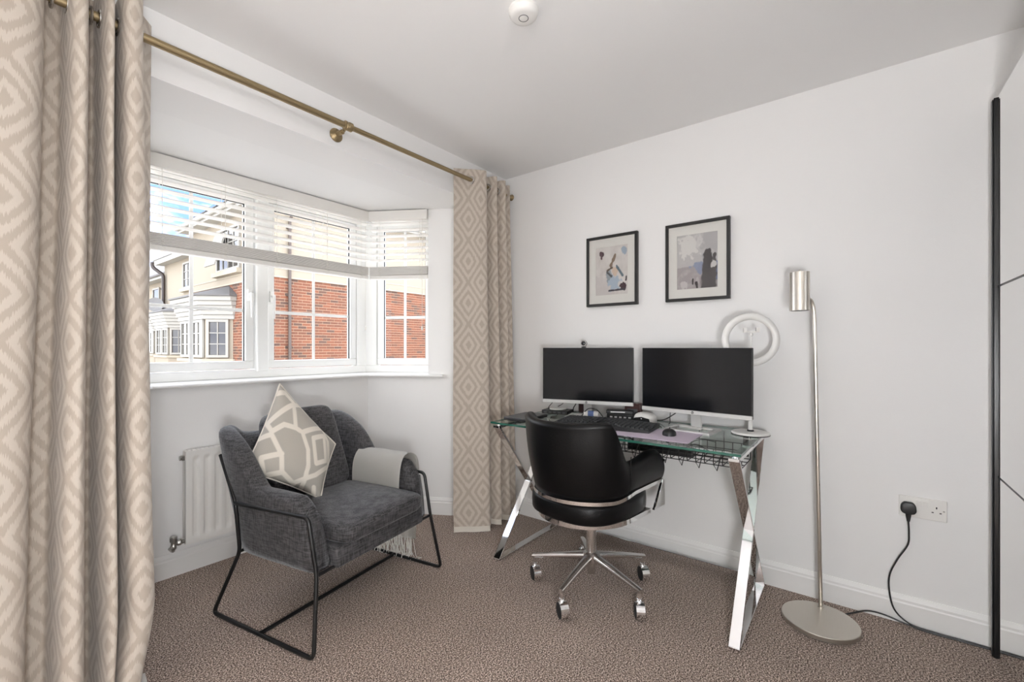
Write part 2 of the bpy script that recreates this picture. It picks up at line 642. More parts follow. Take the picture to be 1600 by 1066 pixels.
def catmull(pts, n=8, closed=False):
    pts = [Vector(p) for p in pts]
    out = []
    m = len(pts)
    rng = range(m if closed else m - 1)
    for i in rng:
        p0 = pts[i - 1] if (i > 0 or closed) else pts[0] * 2 - pts[1]
        p1 = pts[i]
        p2 = pts[(i + 1) % m]
        p3 = pts[(i + 2) % m] if (i + 2 < m or closed) else pts[-1] * 2 - pts[-2]
        for k in range(n):
            t = k / n
            out.append(0.5 * ((2 * p1) + (p2 - p0) * t + (2 * p0 - 5 * p1 + 4 * p2 - p3) * t * t + (3 * p1 - p0 - 3 * p2 + p3) * t ** 3))
    if not closed:
        out.append(pts[-1])
    return out


def bend(pts, r=0.03, n=5):
    """polyline with rounded corners"""
    pts = [Vector(p) for p in pts]
    out = [pts[0]]
    for i in range(1, len(pts) - 1):
        a, b, c = pts[i - 1], pts[i], pts[i + 1]
        da = (a - b)
        dc = (c - b)
        ra = min(r, da.length * 0.45)
        rc = min(r, dc.length * 0.45)
        p = b + da.normalized() * ra
        q = b + dc.normalized() * rc
        for k in range(n + 1):
            t = k / n
            out.append((1 - t) ** 2 * p + 2 * (1 - t) * t * b + t * t * q)
    out.append(pts[-1])
    return out


def sstep(a, b, x):
    t = max(0.0, min(1.0, (x - a) / (b - a)))
    return t * t * (3 - 2 * t)


def lerp(a, b, t):
    return a + (b - a) * t


# ------------------------------------------------------------------ the room
XD = 2.535          # desk wall
YW = 2.012          # window wall
ZC = 2.40           # ceiling
ZS = 2.157          # head of the bay opening = bay ceiling
XL, YB = -1.15, -1.06
CR = Vector((1.906, 2.785))      # inner bay corners
CL = Vector((0.630, 2.785))
DR = Vector((0.5, -0.8660))      # along the right side wall, from the corner towards the room
DL = Vector((-0.5, -0.8660))
NR = Vector((0.8660, 0.5))       # outward normals
NL = Vector((-0.8660, 0.5))
U_END = (2.785 - YW) / 0.8660
ER = CR + DR * U_END
EL = CL + DL * U_END
SB = 0.205           # set-back of the window plane


def rp(u, off):
    return CR + DR * u + NR * off


def lp_(u, off):
    return CL + DL * u + NL * off


def corner(off, right=True):
    c = CR if right else CL
    return Vector((c.x + (0.5774 * off if right else -0.5774 * off), c.y + off))


def structure(o):
    o['kind'] = 'structure'
    return o


# floor: room and bay in one carpet slab
b = B()
out_pts = [(XL, YB), (XD + 0.1, YB), (XD + 0.1, YW + 0.05), tuple(ER + NR * 0.05), tuple(corner(0.05)), tuple(corner(0.05, False)), tuple(EL + NL * 0.05), (XL, YW + 0.05)]
b.prism(out_pts, -0.12, 0.0)
structure(b.done('floor', 'carpet'))
b = B()
b.box(XL - 0.1, XD + 0.1, YB - 0.1, YW, ZC, ZC + 0.15)
structure(b.done('ceiling', 'ceiling'))
b = B()
b.prism([(EL.x - 0.3, YW + 0.28), (ER.x + 0.3, YW + 0.28), tuple(rp(0.6, 0.26)), tuple(corner(0.26)), tuple(corner(0.26, False)), tuple(lp_(0.6, 0.26))], ZS, ZS + 0.12)
structure(b.done('ceiling_bay', 'ceiling'))
b = B()
b.box(XD, XD + 0.12, YB - 0.1, YW + 0.3, 0, ZC)
structure(b.done('wall_right', 'wall'))
b = B()
b.box(XL - 0.12, XL, YB - 0.1, YW + 0.3, 0, ZC)
structure(b.done('wall_left', 'wall'))
b = B()
b.box(XL, XD, YB - 0.12, YB, 0, ZC)
structure(b.done('wall_back', 'wall'))
b = B()
b.box(EL.x, ER.x, YW, YW + 0.28, ZS, ZC)
b.prism([tuple(ER), (XD, YW), (XD, YW + 0.3), tuple(ER + NR * 0.26)], 0, ZC)
b.prism([(XL, YW), tuple(EL), tuple(EL + NL * 0.26), (XL, YW + 0.3)], 0, ZC)
structure(b.done('wall_front', 'wall'))
# bay walls: under the sill all round, full height beside the side windows, lintel above
UJ = 0.45            # where the side window's reveal starts
b = B()
b.prism([tuple(CL), tuple(CR), tuple(corner(0.26)), tuple(corner(0.26, False))], 0, 0.966)
b.prism([tuple(CR), tuple(ER), tuple(ER + NR * 0.26), tuple(corner(0.26))], 0, 0.966)
b.prism([tuple(EL), tuple(CL), tuple(corner(0.26, False)), tuple(EL + NL * 0.26)], 0, 0.966)
b.prism([tuple(rp(UJ, 0)), tuple(ER), tuple(ER + NR * 0.26), tuple(rp(UJ, 0.26))], 0.966, ZS)
b.prism([tuple(EL), tuple(lp_(UJ, 0)), tuple(lp_(UJ, 0.26)), tuple(EL + NL * 0.26)], 0.966, ZS)
b.prism([tuple(corner(0.17, False)), tuple(corner(0.17)), tuple(corner(0.26)), tuple(corner(0.26, False))], 2.135, ZS)
b.prism([tuple(corner(0.17)), tuple(rp(UJ, 0.17)), tuple(rp(UJ, 0.26)), tuple(corner(0.26))], 2.135, ZS)
b.prism([tuple(lp_(UJ, 0.17)), tuple(corner(0.17, False)), tuple(corner(0.26, False)), tuple(lp_(UJ, 0.26))], 2.135, ZS)
structure(b.done('wall_bay', 'wall'))

# skirting: moulded profile swept along each wall
SK = [(0.0, 0.0), (0.016, 0.0), (0.016, 0.084), (0.013, 0.090), (0.013, 0.100), (0.009, 0.108), (0.004, 0.117), (0.0, 0.118)]


def skirting(name, pts):
    """pts: plan polyline along the wall, room on the left-hand side of the walk"""
    bb = B()
    pts = [Vector(p) for p in pts]
    n = len(pts)
    rings = []
    for i, p in enumerate(pts):
        d0 = (pts[i] - pts[i - 1]).normalized() if i > 0 else (pts[1] - pts[0]).normalized()
        d1 = (pts[i + 1] - pts[i]).normalized() if i < n - 1 else d0
        n0 = Vector((-d0.y, d0.x))
        n1 = Vector((-d1.y, d1.x))
        mi = n0 + n1
        mi = mi / mi.dot(n0)
        rings.append([bb.bm.verts.new((p.x + mi.x * o, p.y + mi.y * o, z)) for o, z in SK])
    for a, c in zip(rings, rings[1:]):
        for k in range(len(SK) - 1):
            bb.bm.faces.new((a[k], c[k], c[k + 1], a[k + 1]))
    bb.bm.faces.new(rings[0])
    bb.bm.faces.new(rings[-1][::-1])
    return structure(bb.done(name, 'trim'))


skirting('baseboard_right', [(XD, YB), (XD, YW), tuple(ER)])
skirting('baseboard_bay', [tuple(ER), tuple(CR), tuple(CL), tuple(EL)])
skirting('baseboard_left', [tuple(EL), (XL, YW), (XL, YB)])

# window sill: one board round the bay with a rounded nose
b = B()
NO = -0.042
nose = [lp_(0.567, NO), corner(NO, False), corner(NO), rp(0.567, NO)]
inner = [lp_(0.567, 0.0), corner(0.0, False), corner(0.0), rp(0.567, 0.0)]
PROF = [(0.0, 0.9665), (0.6, 0.9665), (0.92, 0.970), (1.0, 0.977), (0.92, 0.985), (0.6, 0.988), (0.0, 0.988)]
rings = []
for q in range(4):
    rings.append([b.bm.verts.new((lerp(inner[q].x, nose[q].x, t), lerp(inner[q].y, nose[q].y, t), z)) for t, z in PROF])
for a, c in zip(rings, rings[1:]):
    for k in range(len(PROF)):
        k2 = (k + 1) % len(PROF)
        b.bm.faces.new((a[k], a[k2], c[k2], c[k]))
b.bm.faces.new(rings[0])
b.bm.faces.new(rings[-1][::-1])
b.prism([tuple(lp_(UJ, 0)), tuple(CL), tuple(CR), tuple(rp(UJ, 0)), tuple(rp(UJ, SB)), tuple(corner(SB)), tuple(corner(SB, False)), tuple(lp_(UJ, SB))], 0.9665, 0.988)
structure(b.done('trim_window_sill', 'trim'))


# ------------------------------------------------------------------ windows
def window(name, o, d, nrm, u0, u1, sashes, z0=0.988, z1=2.135):
    """a glazed frame in the vertical plane through o along d; nrm points outdoors.
    sashes: (glass u0, glass u1, handle side or None)"""
    o = Vector((o[0], o[1], 0))
    d = Vector((d[0], d[1], 0))
    nr = Vector((nrm[0], nrm[1], 0))
    zv = Vector((0, 0, 1))

    def bx(bb, ua, ub, za, zb, na, nb):
        bb.obox(o + d * ua + zv * za + nr * na, d * (ub - ua), nr * (nb - na), zv * (zb - za))
    GZ0, GZ1 = 1.095, 2.062
    bb = B()
    bx(bb, u0, u1, z0, 1.040, -0.035, 0.045)
    bx(bb, u0, u1, GZ1 + 0.043, z1, -0.035, 0.045)
    edges = [u0] + [None] * (len(sashes) - 1) + [u1]
    bx(bb, u0, sashes[0][0] - 0.052, 1.040, GZ1 + 0.043, -0.035, 0.045)
    bx(bb, sashes[-1][1] + 0.052, u1, 1.040, GZ1 + 0.043, -0.035, 0.045)
    bb.bevel(0.004, 1)
    root = structure(bb.done(name, 'upvc'))
    for s0, s1 in zip(sashes, sashes[1:]):
        bb = B()
        bx(bb, s0[1] + 0.056, s1[0] - 0.040, 1.028, GZ1 + 0.05, -0.050, 0.045)
        bb.bevel(0.010, 2)
        bb.done('mullion', 'upvc', root)
    for ga, gb, hs in sashes:
        bb = B()
        w = 0.050
        bx(bb, ga - w, gb + w, GZ0 - 0.050, GZ0, -0.028, 0.02)
        bx(bb, ga - w, gb + w, GZ1, GZ1 + 0.040, -0.028, 0.02)
        bx(bb, ga - w, ga, GZ0, GZ1, -0.028, 0.02)
        bx(bb, gb, gb + w, GZ0, GZ1, -0.028, 0.02)
        bb.bevel(0.006, 2)
        sash = bb.done('sash', 'upvc', root)
        bb = B()
        bx(bb, ga - 0.005, gb + 0.005, GZ0 - 0.005, GZ1 + 0.005, -0.004, 0.004)
        bb.done('pane', 'pane', sash)
        um = (ga + gb) / 2
        bb = B()
        bx(bb, um - 0.010, um + 0.010, GZ0, GZ1, -0.010, -0.0045)
        bb.bevel(0.002, 1)
        bb.done('glazing_bar', 'upvc', sash)
        for zz in (1.405, 1.735):
            bb = B()
            bx(bb, ga, gb, zz - 0.010, zz + 0.010, -0.0125, -0.0045)
            bb.bevel(0.002, 1)
            bb.done('glazing_bar', 'upvc', sash)
        bb = B()                                  # black gasket round the glass
        g = 0.004
        bx(bb, ga, ga + g, GZ0, GZ1, -0.016, -0.005)
        bx(bb, gb - g, gb, GZ0, GZ1, -0.016, -0.005)
        bx(bb, ga, gb, GZ1 - g, GZ1, -0.016, -0.005)
        bb.done('gasket', 'rubber', sash)
        if hs is not None:
            uh = ga - 0.020 if hs < 0 else gb + 0.024
            bb = B()
            c = o + d * uh + nr * (-0.028)
            bb.cbox(c + zv * 1.500 - nr * 0.008, d * 0.026, nr * 0.016, zv * 0.072)
            bb.tube([c + zv * 1.505 - nr * 0.01, c + zv * 1.505 - nr * 0.038], 0.010, 10)
            bb.tube([c + zv * 1.510 - nr * 0.036, c + zv * 1.47 - nr * 0.040, c + zv * 1.36 - nr * 0.040], 0.010, 8, rad=[0.011, 0.010, 0.007])
            bb.bevel(0.003, 1)
            bb.done('handle', 'upvc', sash, smooth=True)
    return root


WY = CR.y + SB
cr_, cl_ = corner(SB), corner(SB, False)
window('window_1', (0, WY), (1, 0), (0, 1), cl_.x, cr_.x, [(0.610, 1.158, 1), (1.332, 1.876, -1)])
o2 = rp(0, SB)
window('window_2', o2, DR, NR, -0.118, 0.475, [(0.039, 0.369, None)])
o3 = lp_(0, SB)
window('window_3', o3, DL, NL, -0.118, 0.475, [(0.039, 0.369, None)])


# ------------------------------------------------------------------ venetian blinds
def blind(label, o, d, nrm, u0, u1, cords):
    o3_ = Vector((o[0], o[1], 0))
    d = Vector((d[0], d[1], 0))
    nr = Vector((nrm[0], nrm[1], 0))
    zv = Vector((0, 0, 1))
    mid = o3_ + d * ((u0 + u1) / 2)
    root = thing('venetian_blind', label, 'blind', (mid.x, mid.y, 1.655), world_children=True, group='white venetian blinds in the bay')

    def bx(bb, ua, ub, za, zb, na, nb):
        bb.obox(o3_ + d * ua + zv * za + nr * na, d * (ub - ua), nr * (nb - na), zv * (zb - za))
    bb = B()
    bx(bb, u0 - 0.006, u1 + 0.004, 2.082, 2.151, -0.030, -0.018)
    bb.bevel(0.003, 1)
    bb.done('pelmet', 'blind', root)
    bb = B()
    bx(bb, u0, u1, 2.090, 2.148, -0.010, 0.048)
    bb.done('headrail', 'blind', root)
    # open slats: slightly curved strips, tilted
    tilt = math.radians(-8)

    def slat_mesh():
        bb = B()
        pts = []
        W2 = 0.0245
        n = 4
        for k in range(n + 1):
            t = -1 + 2 * k / n
            pts.append((t * W2, 0.0022 * (1 - t * t)))
        top = [(a * math.cos(tilt) - (h + 0.0028) * math.sin(tilt), a * math.sin(tilt) + (h + 0.0028) * math.cos(tilt)) for a, h in pts]
        bot = [(a * math.cos(tilt) - h * math.sin(tilt), a * math.sin(tilt) + h * math.cos(tilt)) for a, h in pts][::-1]
        ring = top + bot
        bb.ngon([d * u0 + nr * a + zv * h for a, h in ring], d * (u1 - u0))
        return bb
    first = None
    zz = 2.066
    k = 0
    while zz > 1.775:
        if first is None:
            first = slat_mesh().done('slat', 'blind', root)
            s_ = first
        else:
            s_ = first.copy()
            COL.objects.link(s_)
        s_.location = o3_ + nr * 0.022 + zv * zz
        zz -= 0.0435
        k += 1
    bb = B()
    for q in range(11):
        z_ = 1.700 + q * 0.0054
        jt = random.uniform(-0.0015, 0.0015)
        bx(bb, u0 + jt, u1 + jt, z_, z_ + 0.0034, -0.003 + jt, 0.047 + jt)
    bb.done('stacked_slats', 'blind', root)
    bb = B()
    bx(bb, u0, u1, 1.668, 1.694, -0.003, 0.047)
    bb.bevel(0.005, 2)
    bb.done('bottom_rail', 'blind', root)
    for uc in cords:
        bb = B()
        for nn in (-0.006, 0.050):
            bb.tube([o3_ + d * uc + nr * nn + zv * 2.095, o3_ + d * uc + nr * nn + zv * 1.70], 0.0011, 5)
        for q in range(8):                       # rungs and the bunched ladder at the stack
            z_ = 2.06 - q * 0.0435
            bb.tube([o3_ + d * (uc + 0.003) + nr * -0.006 + zv * z_, o3_ + d * (uc + 0.003) + nr * 0.05 + zv * z_], 0.0009, 4)
        loop = []
        for q in range(40):
            t = q / 39
            loop.append(o3_ + d * (uc + 0.010 * math.sin(t * 19) + 0.004) + nr * (-0.008 - 0.003 * math.cos(t * 23)) + zv * (1.745 - 0.085 * t))
        bb.tube(loop, 0.0012, 5)
        bb.done('ladder_cord', 'cord', root)
    bb = B()
    ue = u1 - 0.035
    bb.tube([o3_ + d * ue + nr * -0.012 + zv * 2.09, o3_ + d * ue + nr * -0.013 + zv * 1.33], 0.0012, 5)
    bb.lathe([(0.002, 0.03), (0.006, 0.022), (0.007, 0.004), (0.004, 0.0)], o3_ + d * ue + nr * -0.013 + zv * 1.30, 8)
    bb.done('pull_cord', 'cord', root)
    return root


blind('white venetian blind half raised across the wide front window of the bay', (0, CR.y), (1, 0), (0, 1), CL.x + 0.02, CR.x + 0.005, (0.70, 0.985, 1.265, 1.59, 1.845))
blind('narrow white venetian blind half raised on the angled side window', rp(0, 0), DR, NR, 0.012, 0.445, (0.09, 0.39))
blind('narrow white venetian blind on the hidden angled window behind the near curtain', lp_(0, 0), DL, NL, 0.012, 0.445, (0.09, 0.39))

# ------------------------------------------------------------------ curtain pole
RY, RZ = 1.925, 2.238
pole = thing('curtain_pole', 'long brushed brass curtain pole across the top of the bay opening', 'curtain pole', (1.2, YW, RZ), world_children=True)
b = B()
b.cyl((-0.12, RY, RZ), (1.205, RY, RZ), 0.0145, 20)
b.done('rod', 'gold', pole, smooth=True)
b = B()
b.cyl((1.20, RY, RZ), (2.46, RY, RZ), 0.0122, 20)
b.done('rod', 'gold', pole, smooth=True)
b = B()
b.lathe([(0.015, 0), (0.021, 0.004), (0.021, 0.012), (0.018, 0.018), (0.021, 0.024), (0.021, 0.040), (0.014, 0.047)], (1.185, RY, RZ), 24, axis=(1, 0, 0))
b.done('collar', 'gold', pole, smooth=True)
b = B()
b.lathe([(0.012, 0.0), (0.013, 0.030), (0.022, 0.050), (0.012, 0.058)], (2.44, RY, RZ), 20, axis=(1, 0, 0))
b.done('finial', 'gold', pole, smooth=True)
for bxx in (1.195, 0.05, 2.40):
    b = B()
    b.lathe([(0.032, 0.0), (0.033, 0.006), (0.026, 0.014), (0.012, 0.020), (0.011, 0.060)], (bxx, YW, RZ - 0.022), 24, axis=(0, -1, 0))
    br = b.done('bracket', 'gold', pole, smooth=True)
    b = B()
    ring = [(bxx + 0.006 * 0, RY + 0.0185 * math.cos(a), RZ - 0.001 + 0.0185 * math.sin(a)) for a in [PI * 1.0 + PI * k / 10 for k in range(11)]]
    b.tube(ring, 0.0055, 8)
    b.tube([(bxx, YW - 0.052, RZ - 0.022), (bxx, RY + 0.012, RZ - 0.018)], 0.008, 10)
    b.done('cradle', 'gold', br, smooth=True)


# ------------------------------------------------------------------ curtains
def curtain(label, plan_top, plan_bot, ztop, zbot, eyelets, nv=60, sway=0.004, seed=0, hem=0, tuck=0.0):
    """plan_top/plan_bot: matching control polylines (plan x, y); the cloth hangs between them"""
    nd = 9
    ct = catmull([(p[0], p[1], 0) for p in plan_top], nd)
    cb = catmull([(p[0], p[1], 0) for p in plan_bot], nd)
    n = len(ct)
    acc = [0.0]
    for a, c in zip(cb, cb[1:]):
        acc.append(acc[-1] + (c - a).length)
    cx = sum(p[0] for p in plan_bot) / len(plan_bot)
    cy = sum(p[1] for p in plan_bot) / len(plan_bot)
    root = thing('curtain', label, 'curtain', (cx, cy, 0), world_children=True, group='pair of beige curtains')

    def pos(i, j, off=0.0):
        t = j / nv                                    # 0 top, 1 bottom
        a, c = ct[i], cb[i]
        w = sstep(0.0, 1.0, t) * 0.75 + 0.25 * t
        p = a.lerp(c, w)
        k = i / (n - 1)
        p = p + Vector((sway * noise.noise((k * 5 + seed, t * 4, 1)), sway * 1.6 * noise.noise((k * 6, t * 3 + seed, 5)), 0))
        z = ztop + (zbot - ztop) * t
        if t > 0.93:                                  # the hem breaks on the carpet
            q = (t - 0.93) / 0.07
            p = p + Vector((0.016 * q * noise.noise((k * 14, 2.0 + seed, 3)), -0.02 * q * (0.4 + noise.noise((k * 11, 7 + seed, 1))), 0))
            z += 0.012 * q * (0.5 + 0.5 * noise.noise((k * 9 + 3, seed, 2)))
        if tuck and t > 0.84:
            p = p - Vector((tuck * sstep(0.84, 1.0, t) * sstep(0.55, 1.0, k), 0, 0))
        if off:
            i0, i1 = max(0, i - 1), min(n - 1, i + 1)
            tg = (ct[i1].lerp(cb[i1], w) - ct[i0].lerp(cb[i0], w))
            nn = Vector((-tg.y, tg.x, 0)).normalized()
            p = p + nn * off
        return Vector((p.x, p.y, z))

    def sheet(off, j0, j1, z_lift=0):
        bb = B()
        lay = bb.bm.loops.layers.uv.new('UVMap')
        V_ = [[bb.bm.verts.new(pos(i, j, off)) for j in range(j0, j1 + 1)] for i in range(n)]
        for i in range(n - 1):
            for j in range(j1 - j0):
                f = bb.bm.faces.new((V_[i][j], V_[i + 1][j], V_[i + 1][j + 1], V_[i][j + 1]))
                for lp, (a, c) in zip(f.loops, ((i, j), (i + 1, j), (i + 1, j + 1), (i, j + 1))):
                    lp[lay].uv = (acc[a], ztop + (zbot - ztop) * (c + j0) / nv)
        return bb
    sheet(0.0, 0, nv - hem).done('cloth', 'curtain', root, smooth='all', recalc=False)
    sheet(0.006, 0, nv).done('lining', 'lining', root, smooth='all', recalc=False)
    for ex in eyelets:
        bb = B()
        # an eyelet ring in the cloth, threaded by the pole
        ang = ex[2] if len(ex) > 2 else 0.0
        axv = Vector((math.cos(ang), math.sin(ang), 0))
        side = Vector((-axv.y, axv.x, 0))
        c = Vector((ex[0], ex[1], RZ - 0.004))
        ring = [c + side * (0.0245 * math.cos(2 * PI * k / 24)) + Vector((0, 0, 0.0245 * math.sin(2 * PI * k / 24))) for k in range(24)]
        bb.tube(ring, 0.0042, 8, closed=True)
        bb.done('eyelet', 'chrome_dull', root, smooth=True)
    return root


# near curtain, left of the frame
pt = [(-0.16, 1.990), (-0.11, 1.90), (-0.02, 1.850), (0.08, 1.832), (0.165, 1.845), (0.196, 1.900), (0.200, 1.985), (0.226, 1.998), (0.240, 1.985), (0.246, 1.900), (0.254, 1.850), (0.278, 1.840), (0.292, 1.900),
      (0.294, 1.990), (0.312, 1.998), (0.320, 1.985), (0.323, 1.90), (0.330, 1.856), (0.344, 1.856), (0.350, 1.92), (0.352, 1.990), (0.364, 1.990), (0.367, 1.90), (0.374, 1.850), (0.395, 1.838), (0.418, 1.858), (0.428, 1.93), (0.470, 1.990)]
pb = [(-0.20, 1.990), (-0.15, 1.88), (-0.05, 1.815), (0.05, 1.790), (0.128, 1.805), (0.152, 1.870), (0.158, 1.980), (0.188, 1.995), (0.205, 1.980), (0.210, 1.870), (0.220, 1.800), (0.254, 1.782), (0.274, 1.850),
      (0.278, 1.980), (0.296, 1.995), (0.306, 1.980), (0.309, 1.87), (0.318, 1.800), (0.340, 1.796), (0.350, 1.88), (0.353, 1.985), (0.366, 1.985), (0.369, 1.88), (0.378, 1.800), (0.408, 1.782), (0.438, 1.812), (0.445, 1.92), (0.452, 1.990)]
curtain('large beige ogee-patterned curtain hanging close by at the left end of the pole', pt, pb, 2.325, 0.006,
        [(-0.10, RY), (0.213, RY), (0.247, RY), (0.300, RY), (0.321, RY), (0.350, RY), (0.366, RY), (0.424, RY)], seed=2, tuck=0.052)
lf = [o for o in WORLD_ROOTS if o.name.startswith('curtain') and not o.name.startswith('curtain_')][0]
b = B()
b.grid(lambda u, v: (lerp(0.385, 0.443, u) + 0.006 * v * math.sin(u * 5), lerp(1.90, 1.925, u) - 0.035 * (1 - v) * u, lerp(0.004, 0.075 - 0.012 * u, v)), 8, 6)
bmesh.ops.solidify(b.bm, geom=b.bm.faces[:], thickness=0.002)
b.done('lining_corner', 'white_plastic', lf, smooth=True)
# far curtain by the desk wall
pt = [(1.985, 1.995), (2.035, 1.955), (2.085, 1.905), (2.135, 1.865), (2.165, 1.880), (2.178, 1.94), (2.200, 1.985), (2.225, 1.95), (2.240, 1.885), (2.262, 1.870), (2.278, 1.93), (2.296, 1.985),
      (2.318, 1.95), (2.335, 1.885), (2.358, 1.872), (2.374, 1.93), (2.390, 1.970), (2.415, 1.93), (2.440, 1.90), (2.470, 1.93), (2.480, 1.97)]
pb = [(1.985, 2.000), (2.030, 1.958), (2.085, 1.895), (2.138, 1.838), (2.170, 1.850), (2.188, 1.93), (2.208, 1.985), (2.228, 1.94), (2.248, 1.850), (2.275, 1.838), (2.292, 1.91), (2.310, 1.985),
      (2.330, 1.94), (2.350, 1.860), (2.378, 1.845), (2.396, 1.91), (2.412, 1.965), (2.440, 1.91), (2.468, 1.875), (2.490, 1.90), (2.500, 1.95)]
curtain('beige ogee-patterned curtain gathered in the corner between the bay and the desk', pt, pb, 2.305, 0.006,
        [(2.066, RY, 0.0), (2.176, RY), (2.232, RY), (2.276, RY), (2.324, RY), (2.372, RY)], seed=9, hem=1)

# ------------------------------------------------------------------ radiator
rad = thing('radiator', 'white ribbed panel radiator under the bay window behind the armchair', 'radiator', (1.24, 2.78, 0.15), world_children=True)
RX0, RX1, RZ0, RZ1, RYF = 0.778, 1.705, 0.168, 0.645, 2.700
b = B()


def rad_front(u, v):
    x = lerp(RX0, RX1, u)
    z = lerp(RZ0, RZ1, v)
    ph = ((x - RX0 - 0.02) / 0.05) % 1.0
    ins = sstep(RX0 + 0.014, RX0 + 0.02, x) * (1 - sstep(RX1 - 0.02, RX1 - 0.014, x))
    dent = sstep(0.16, 0.34, ph) * (1 - sstep(0.66, 0.84, ph)) * sstep(RZ0 + 0.030, RZ0 + 0.052, z) * (1 - sstep(RZ1 - 0.052, RZ1 - 0.030, z)) * ins
    return (x, RYF + 0.012 * dent, z)


nv_ = 44
b.grid(rad_front, 186, nv_)
b.done('front_panel', 'rad', rad, smooth='all')
b = B()
b.box(RX0, RX1, RYF + 0.014, RYF + 0.020, RZ0, RZ1)
b.box(RX0, RX0 + 0.004, RYF + 0.0005, RYF + 0.046, RZ0 + 0.004, RZ1 - 0.002)
b.box(RX1 - 0.004, RX1, RYF + 0.0005, RYF + 0.046, RZ0 + 0.004, RZ1 - 0.002)
b.box(RX0, RX1, RYF + 0.052, RYF + 0.046, RZ0 + 0.005, RZ1 - 0.005)
b.done('casing', 'rad', rad)
b = B()
b.box(RX0 + 0.002, RX1 - 0.002, RYF + 0.004, RYF + 0.044, RZ1 - 0.006, RZ1)
for k in range(46):
    x = RX0 + 0.012 + k * 0.0198
    b.box(x, x + 0.012, RYF + 0.012, RYF + 0.038, RZ1, RZ1 + 0.0025)
b.done('top_grille', 'rad', rad)
b = B()
b.cyl((RX0 - 0.020, RYF + 0.028, RZ1 - 0.035), (RX0, RYF + 0.028, RZ1 - 0.035), 0.012, 12)
b.box(RX0 - 0.012, RX0, RYF + 0.016, RYF + 0.040, RZ1 - 0.047, RZ1 - 0.023)
b.done('bleed_valve', 'valve', rad, smooth=True)
b = B()
vx, vy, vz = RX0 - 0.045, RYF + 0.028, 0.182
b.cyl((vx - 0.004, vy, vz), (RX0, vy, vz), 0.010, 12)
b.lathe([(0.013, 0), (0.015, 0.006), (0.015, 0.014), (0.011, 0.018)], (vx + 0.016, vy, vz), 8, axis=(1, 0, 0))
b.lathe([(0.011, -0.028), (0.014, -0.022), (0.014, -0.010), (0.011, -0.004), (0.012, 0.012), (0.016, 0.014), (0.016, 0.032), (0.010, 0.038)], (vx, vy, vz), 12)
b.tube([(vx, vy, vz - 0.026), (vx, vy + 0.006, vz - 0.036), (vx, vy + 0.030, vz - 0.040), (vx, 2.784, vz - 0.040)], 0.0085, 10)
b.done('lockshield_valve', 'valve', rad, smooth=True)

# ------------------------------------------------------------------ smoke alarm on the ceiling
sa = thing('smoke_alarm', 'round white smoke alarm on the ceiling', 'smoke alarm', (1.300, 0.950, ZC - 0.030))
b = B()
b.lathe([(0.034, 0.000), (0.045, 0.003), (0.050, 0.010), (0.052, 0.020), (0.054, 0.022), (0.054, 0.030)], (0, 0, 0), 40)
b.done('body', 'white_plastic', sa, smooth=True)
b = B()
b.lathe([(0.010, -0.002), (0.012, -0.0012), (0.012, 0.004)], (0, 0, 0), 24)
b.done('test_button', 'white_plastic', sa, smooth=True)
b = B()
b.tube([(0.017 * math.cos(2 * PI * k / 28), 0.017 * math.sin(2 * PI * k / 28), 0.0002) for k in range(28)], 0.0014, 6, closed=True)
b.done('sensor_ring', 'grey_plastic', sa)

# ------------------------------------------------------------------ ceiling globe added out of view as fill light
pl = thing('fill_ceiling_lamp', 'added fill light, an unseen opal glass globe close to the ceiling in mid-room', 'lamp', (0.62, 0.45, ZC))
b = B()
b.lathe([(0.05, -0.03), (0.055, -0.012), (0.055, 0.0)], (0, 0, 0), 24)
b.done('ceiling_rose', 'white_plastic', pl, smooth=True)
b = B()
b.cyl((0, 0, -0.03), (0, 0, -0.060), 0.012, 8)
b.lathe([(0.03, -0.068), (0.036, -0.06), (0.02, -0.03)], (0, 0, 0), 16)
b.done('flex', 'white_plastic', pl, smooth=True)
b = B()
b.lathe([(0.14 * math.sin(PI * (k + 0.02) / 20), -0.195 - 0.14 * math.cos(PI * (k + 0.02) / 20)) for k in range(20)], (0, 0, 0), 32)
b.done('globe', emit_mat('fill_ceiling_glow', (0.98, 0.985, 1.0, 1), FILL_CEIL), pl, smooth='all')


# globe floor lamp added behind the camera to brighten walls and ceiling
gl_ = thing('fill_floor_lamp', 'added fill light, an unseen white floor lamp with a glowing opal globe on a slim stem', 'floor lamp', (-0.10, -0.275, 0))
b = B()
b.lathe([(0.13, 0.0), (0.135, 0.003), (0.135, 0.014), (0.02, 0.022)], (0, 0, 0), 40)
b.done('base', 'white_plastic', gl_, smooth=True)
b = B()
b.cyl((0, 0, 0.02), (0, 0, 0.76), 0.010, 14)
b.lathe([(0.012, 0.74), (0.04, 0.76), (0.045, 0.78)], (0, 0, 0), 20)
b.done('stem', 'white_plastic', gl_, smooth=True)
b = B()
b.lathe([(0.14 * math.sin(PI * (k + 0.02) / 20), 0.905 - 0.14 * math.cos(PI * (k + 0.02) / 20)) for k in range(20)], (0, 0, 0), 32)
b.done('globe', emit_mat('fill_floor_glow', (0.975, 0.985, 1.0, 1), FILL_FLOOR), gl_, smooth='all')


# ------------------------------------------------------------------ desk
GT, GB = 0.765, 0.755           # glass top and underside
desk = thing('desk', 'glass-topped desk on polished chrome X-shaped end frames', 'desk', (2.195, 0.97, 0), world_children=True)
b = B()
b.box(1.885, 2.500, 0.345, 1.605, GB, GT)
o = b.done('glass_top', ['desk_glass', 'glass_edge'], desk)
for p in o.data.polygons:
    if abs(p.normal.z) < 0.5:
        p.material_index = 1
o['label'] = 'clear glass top with green edge'
TW = 0.012                      # bar thickness


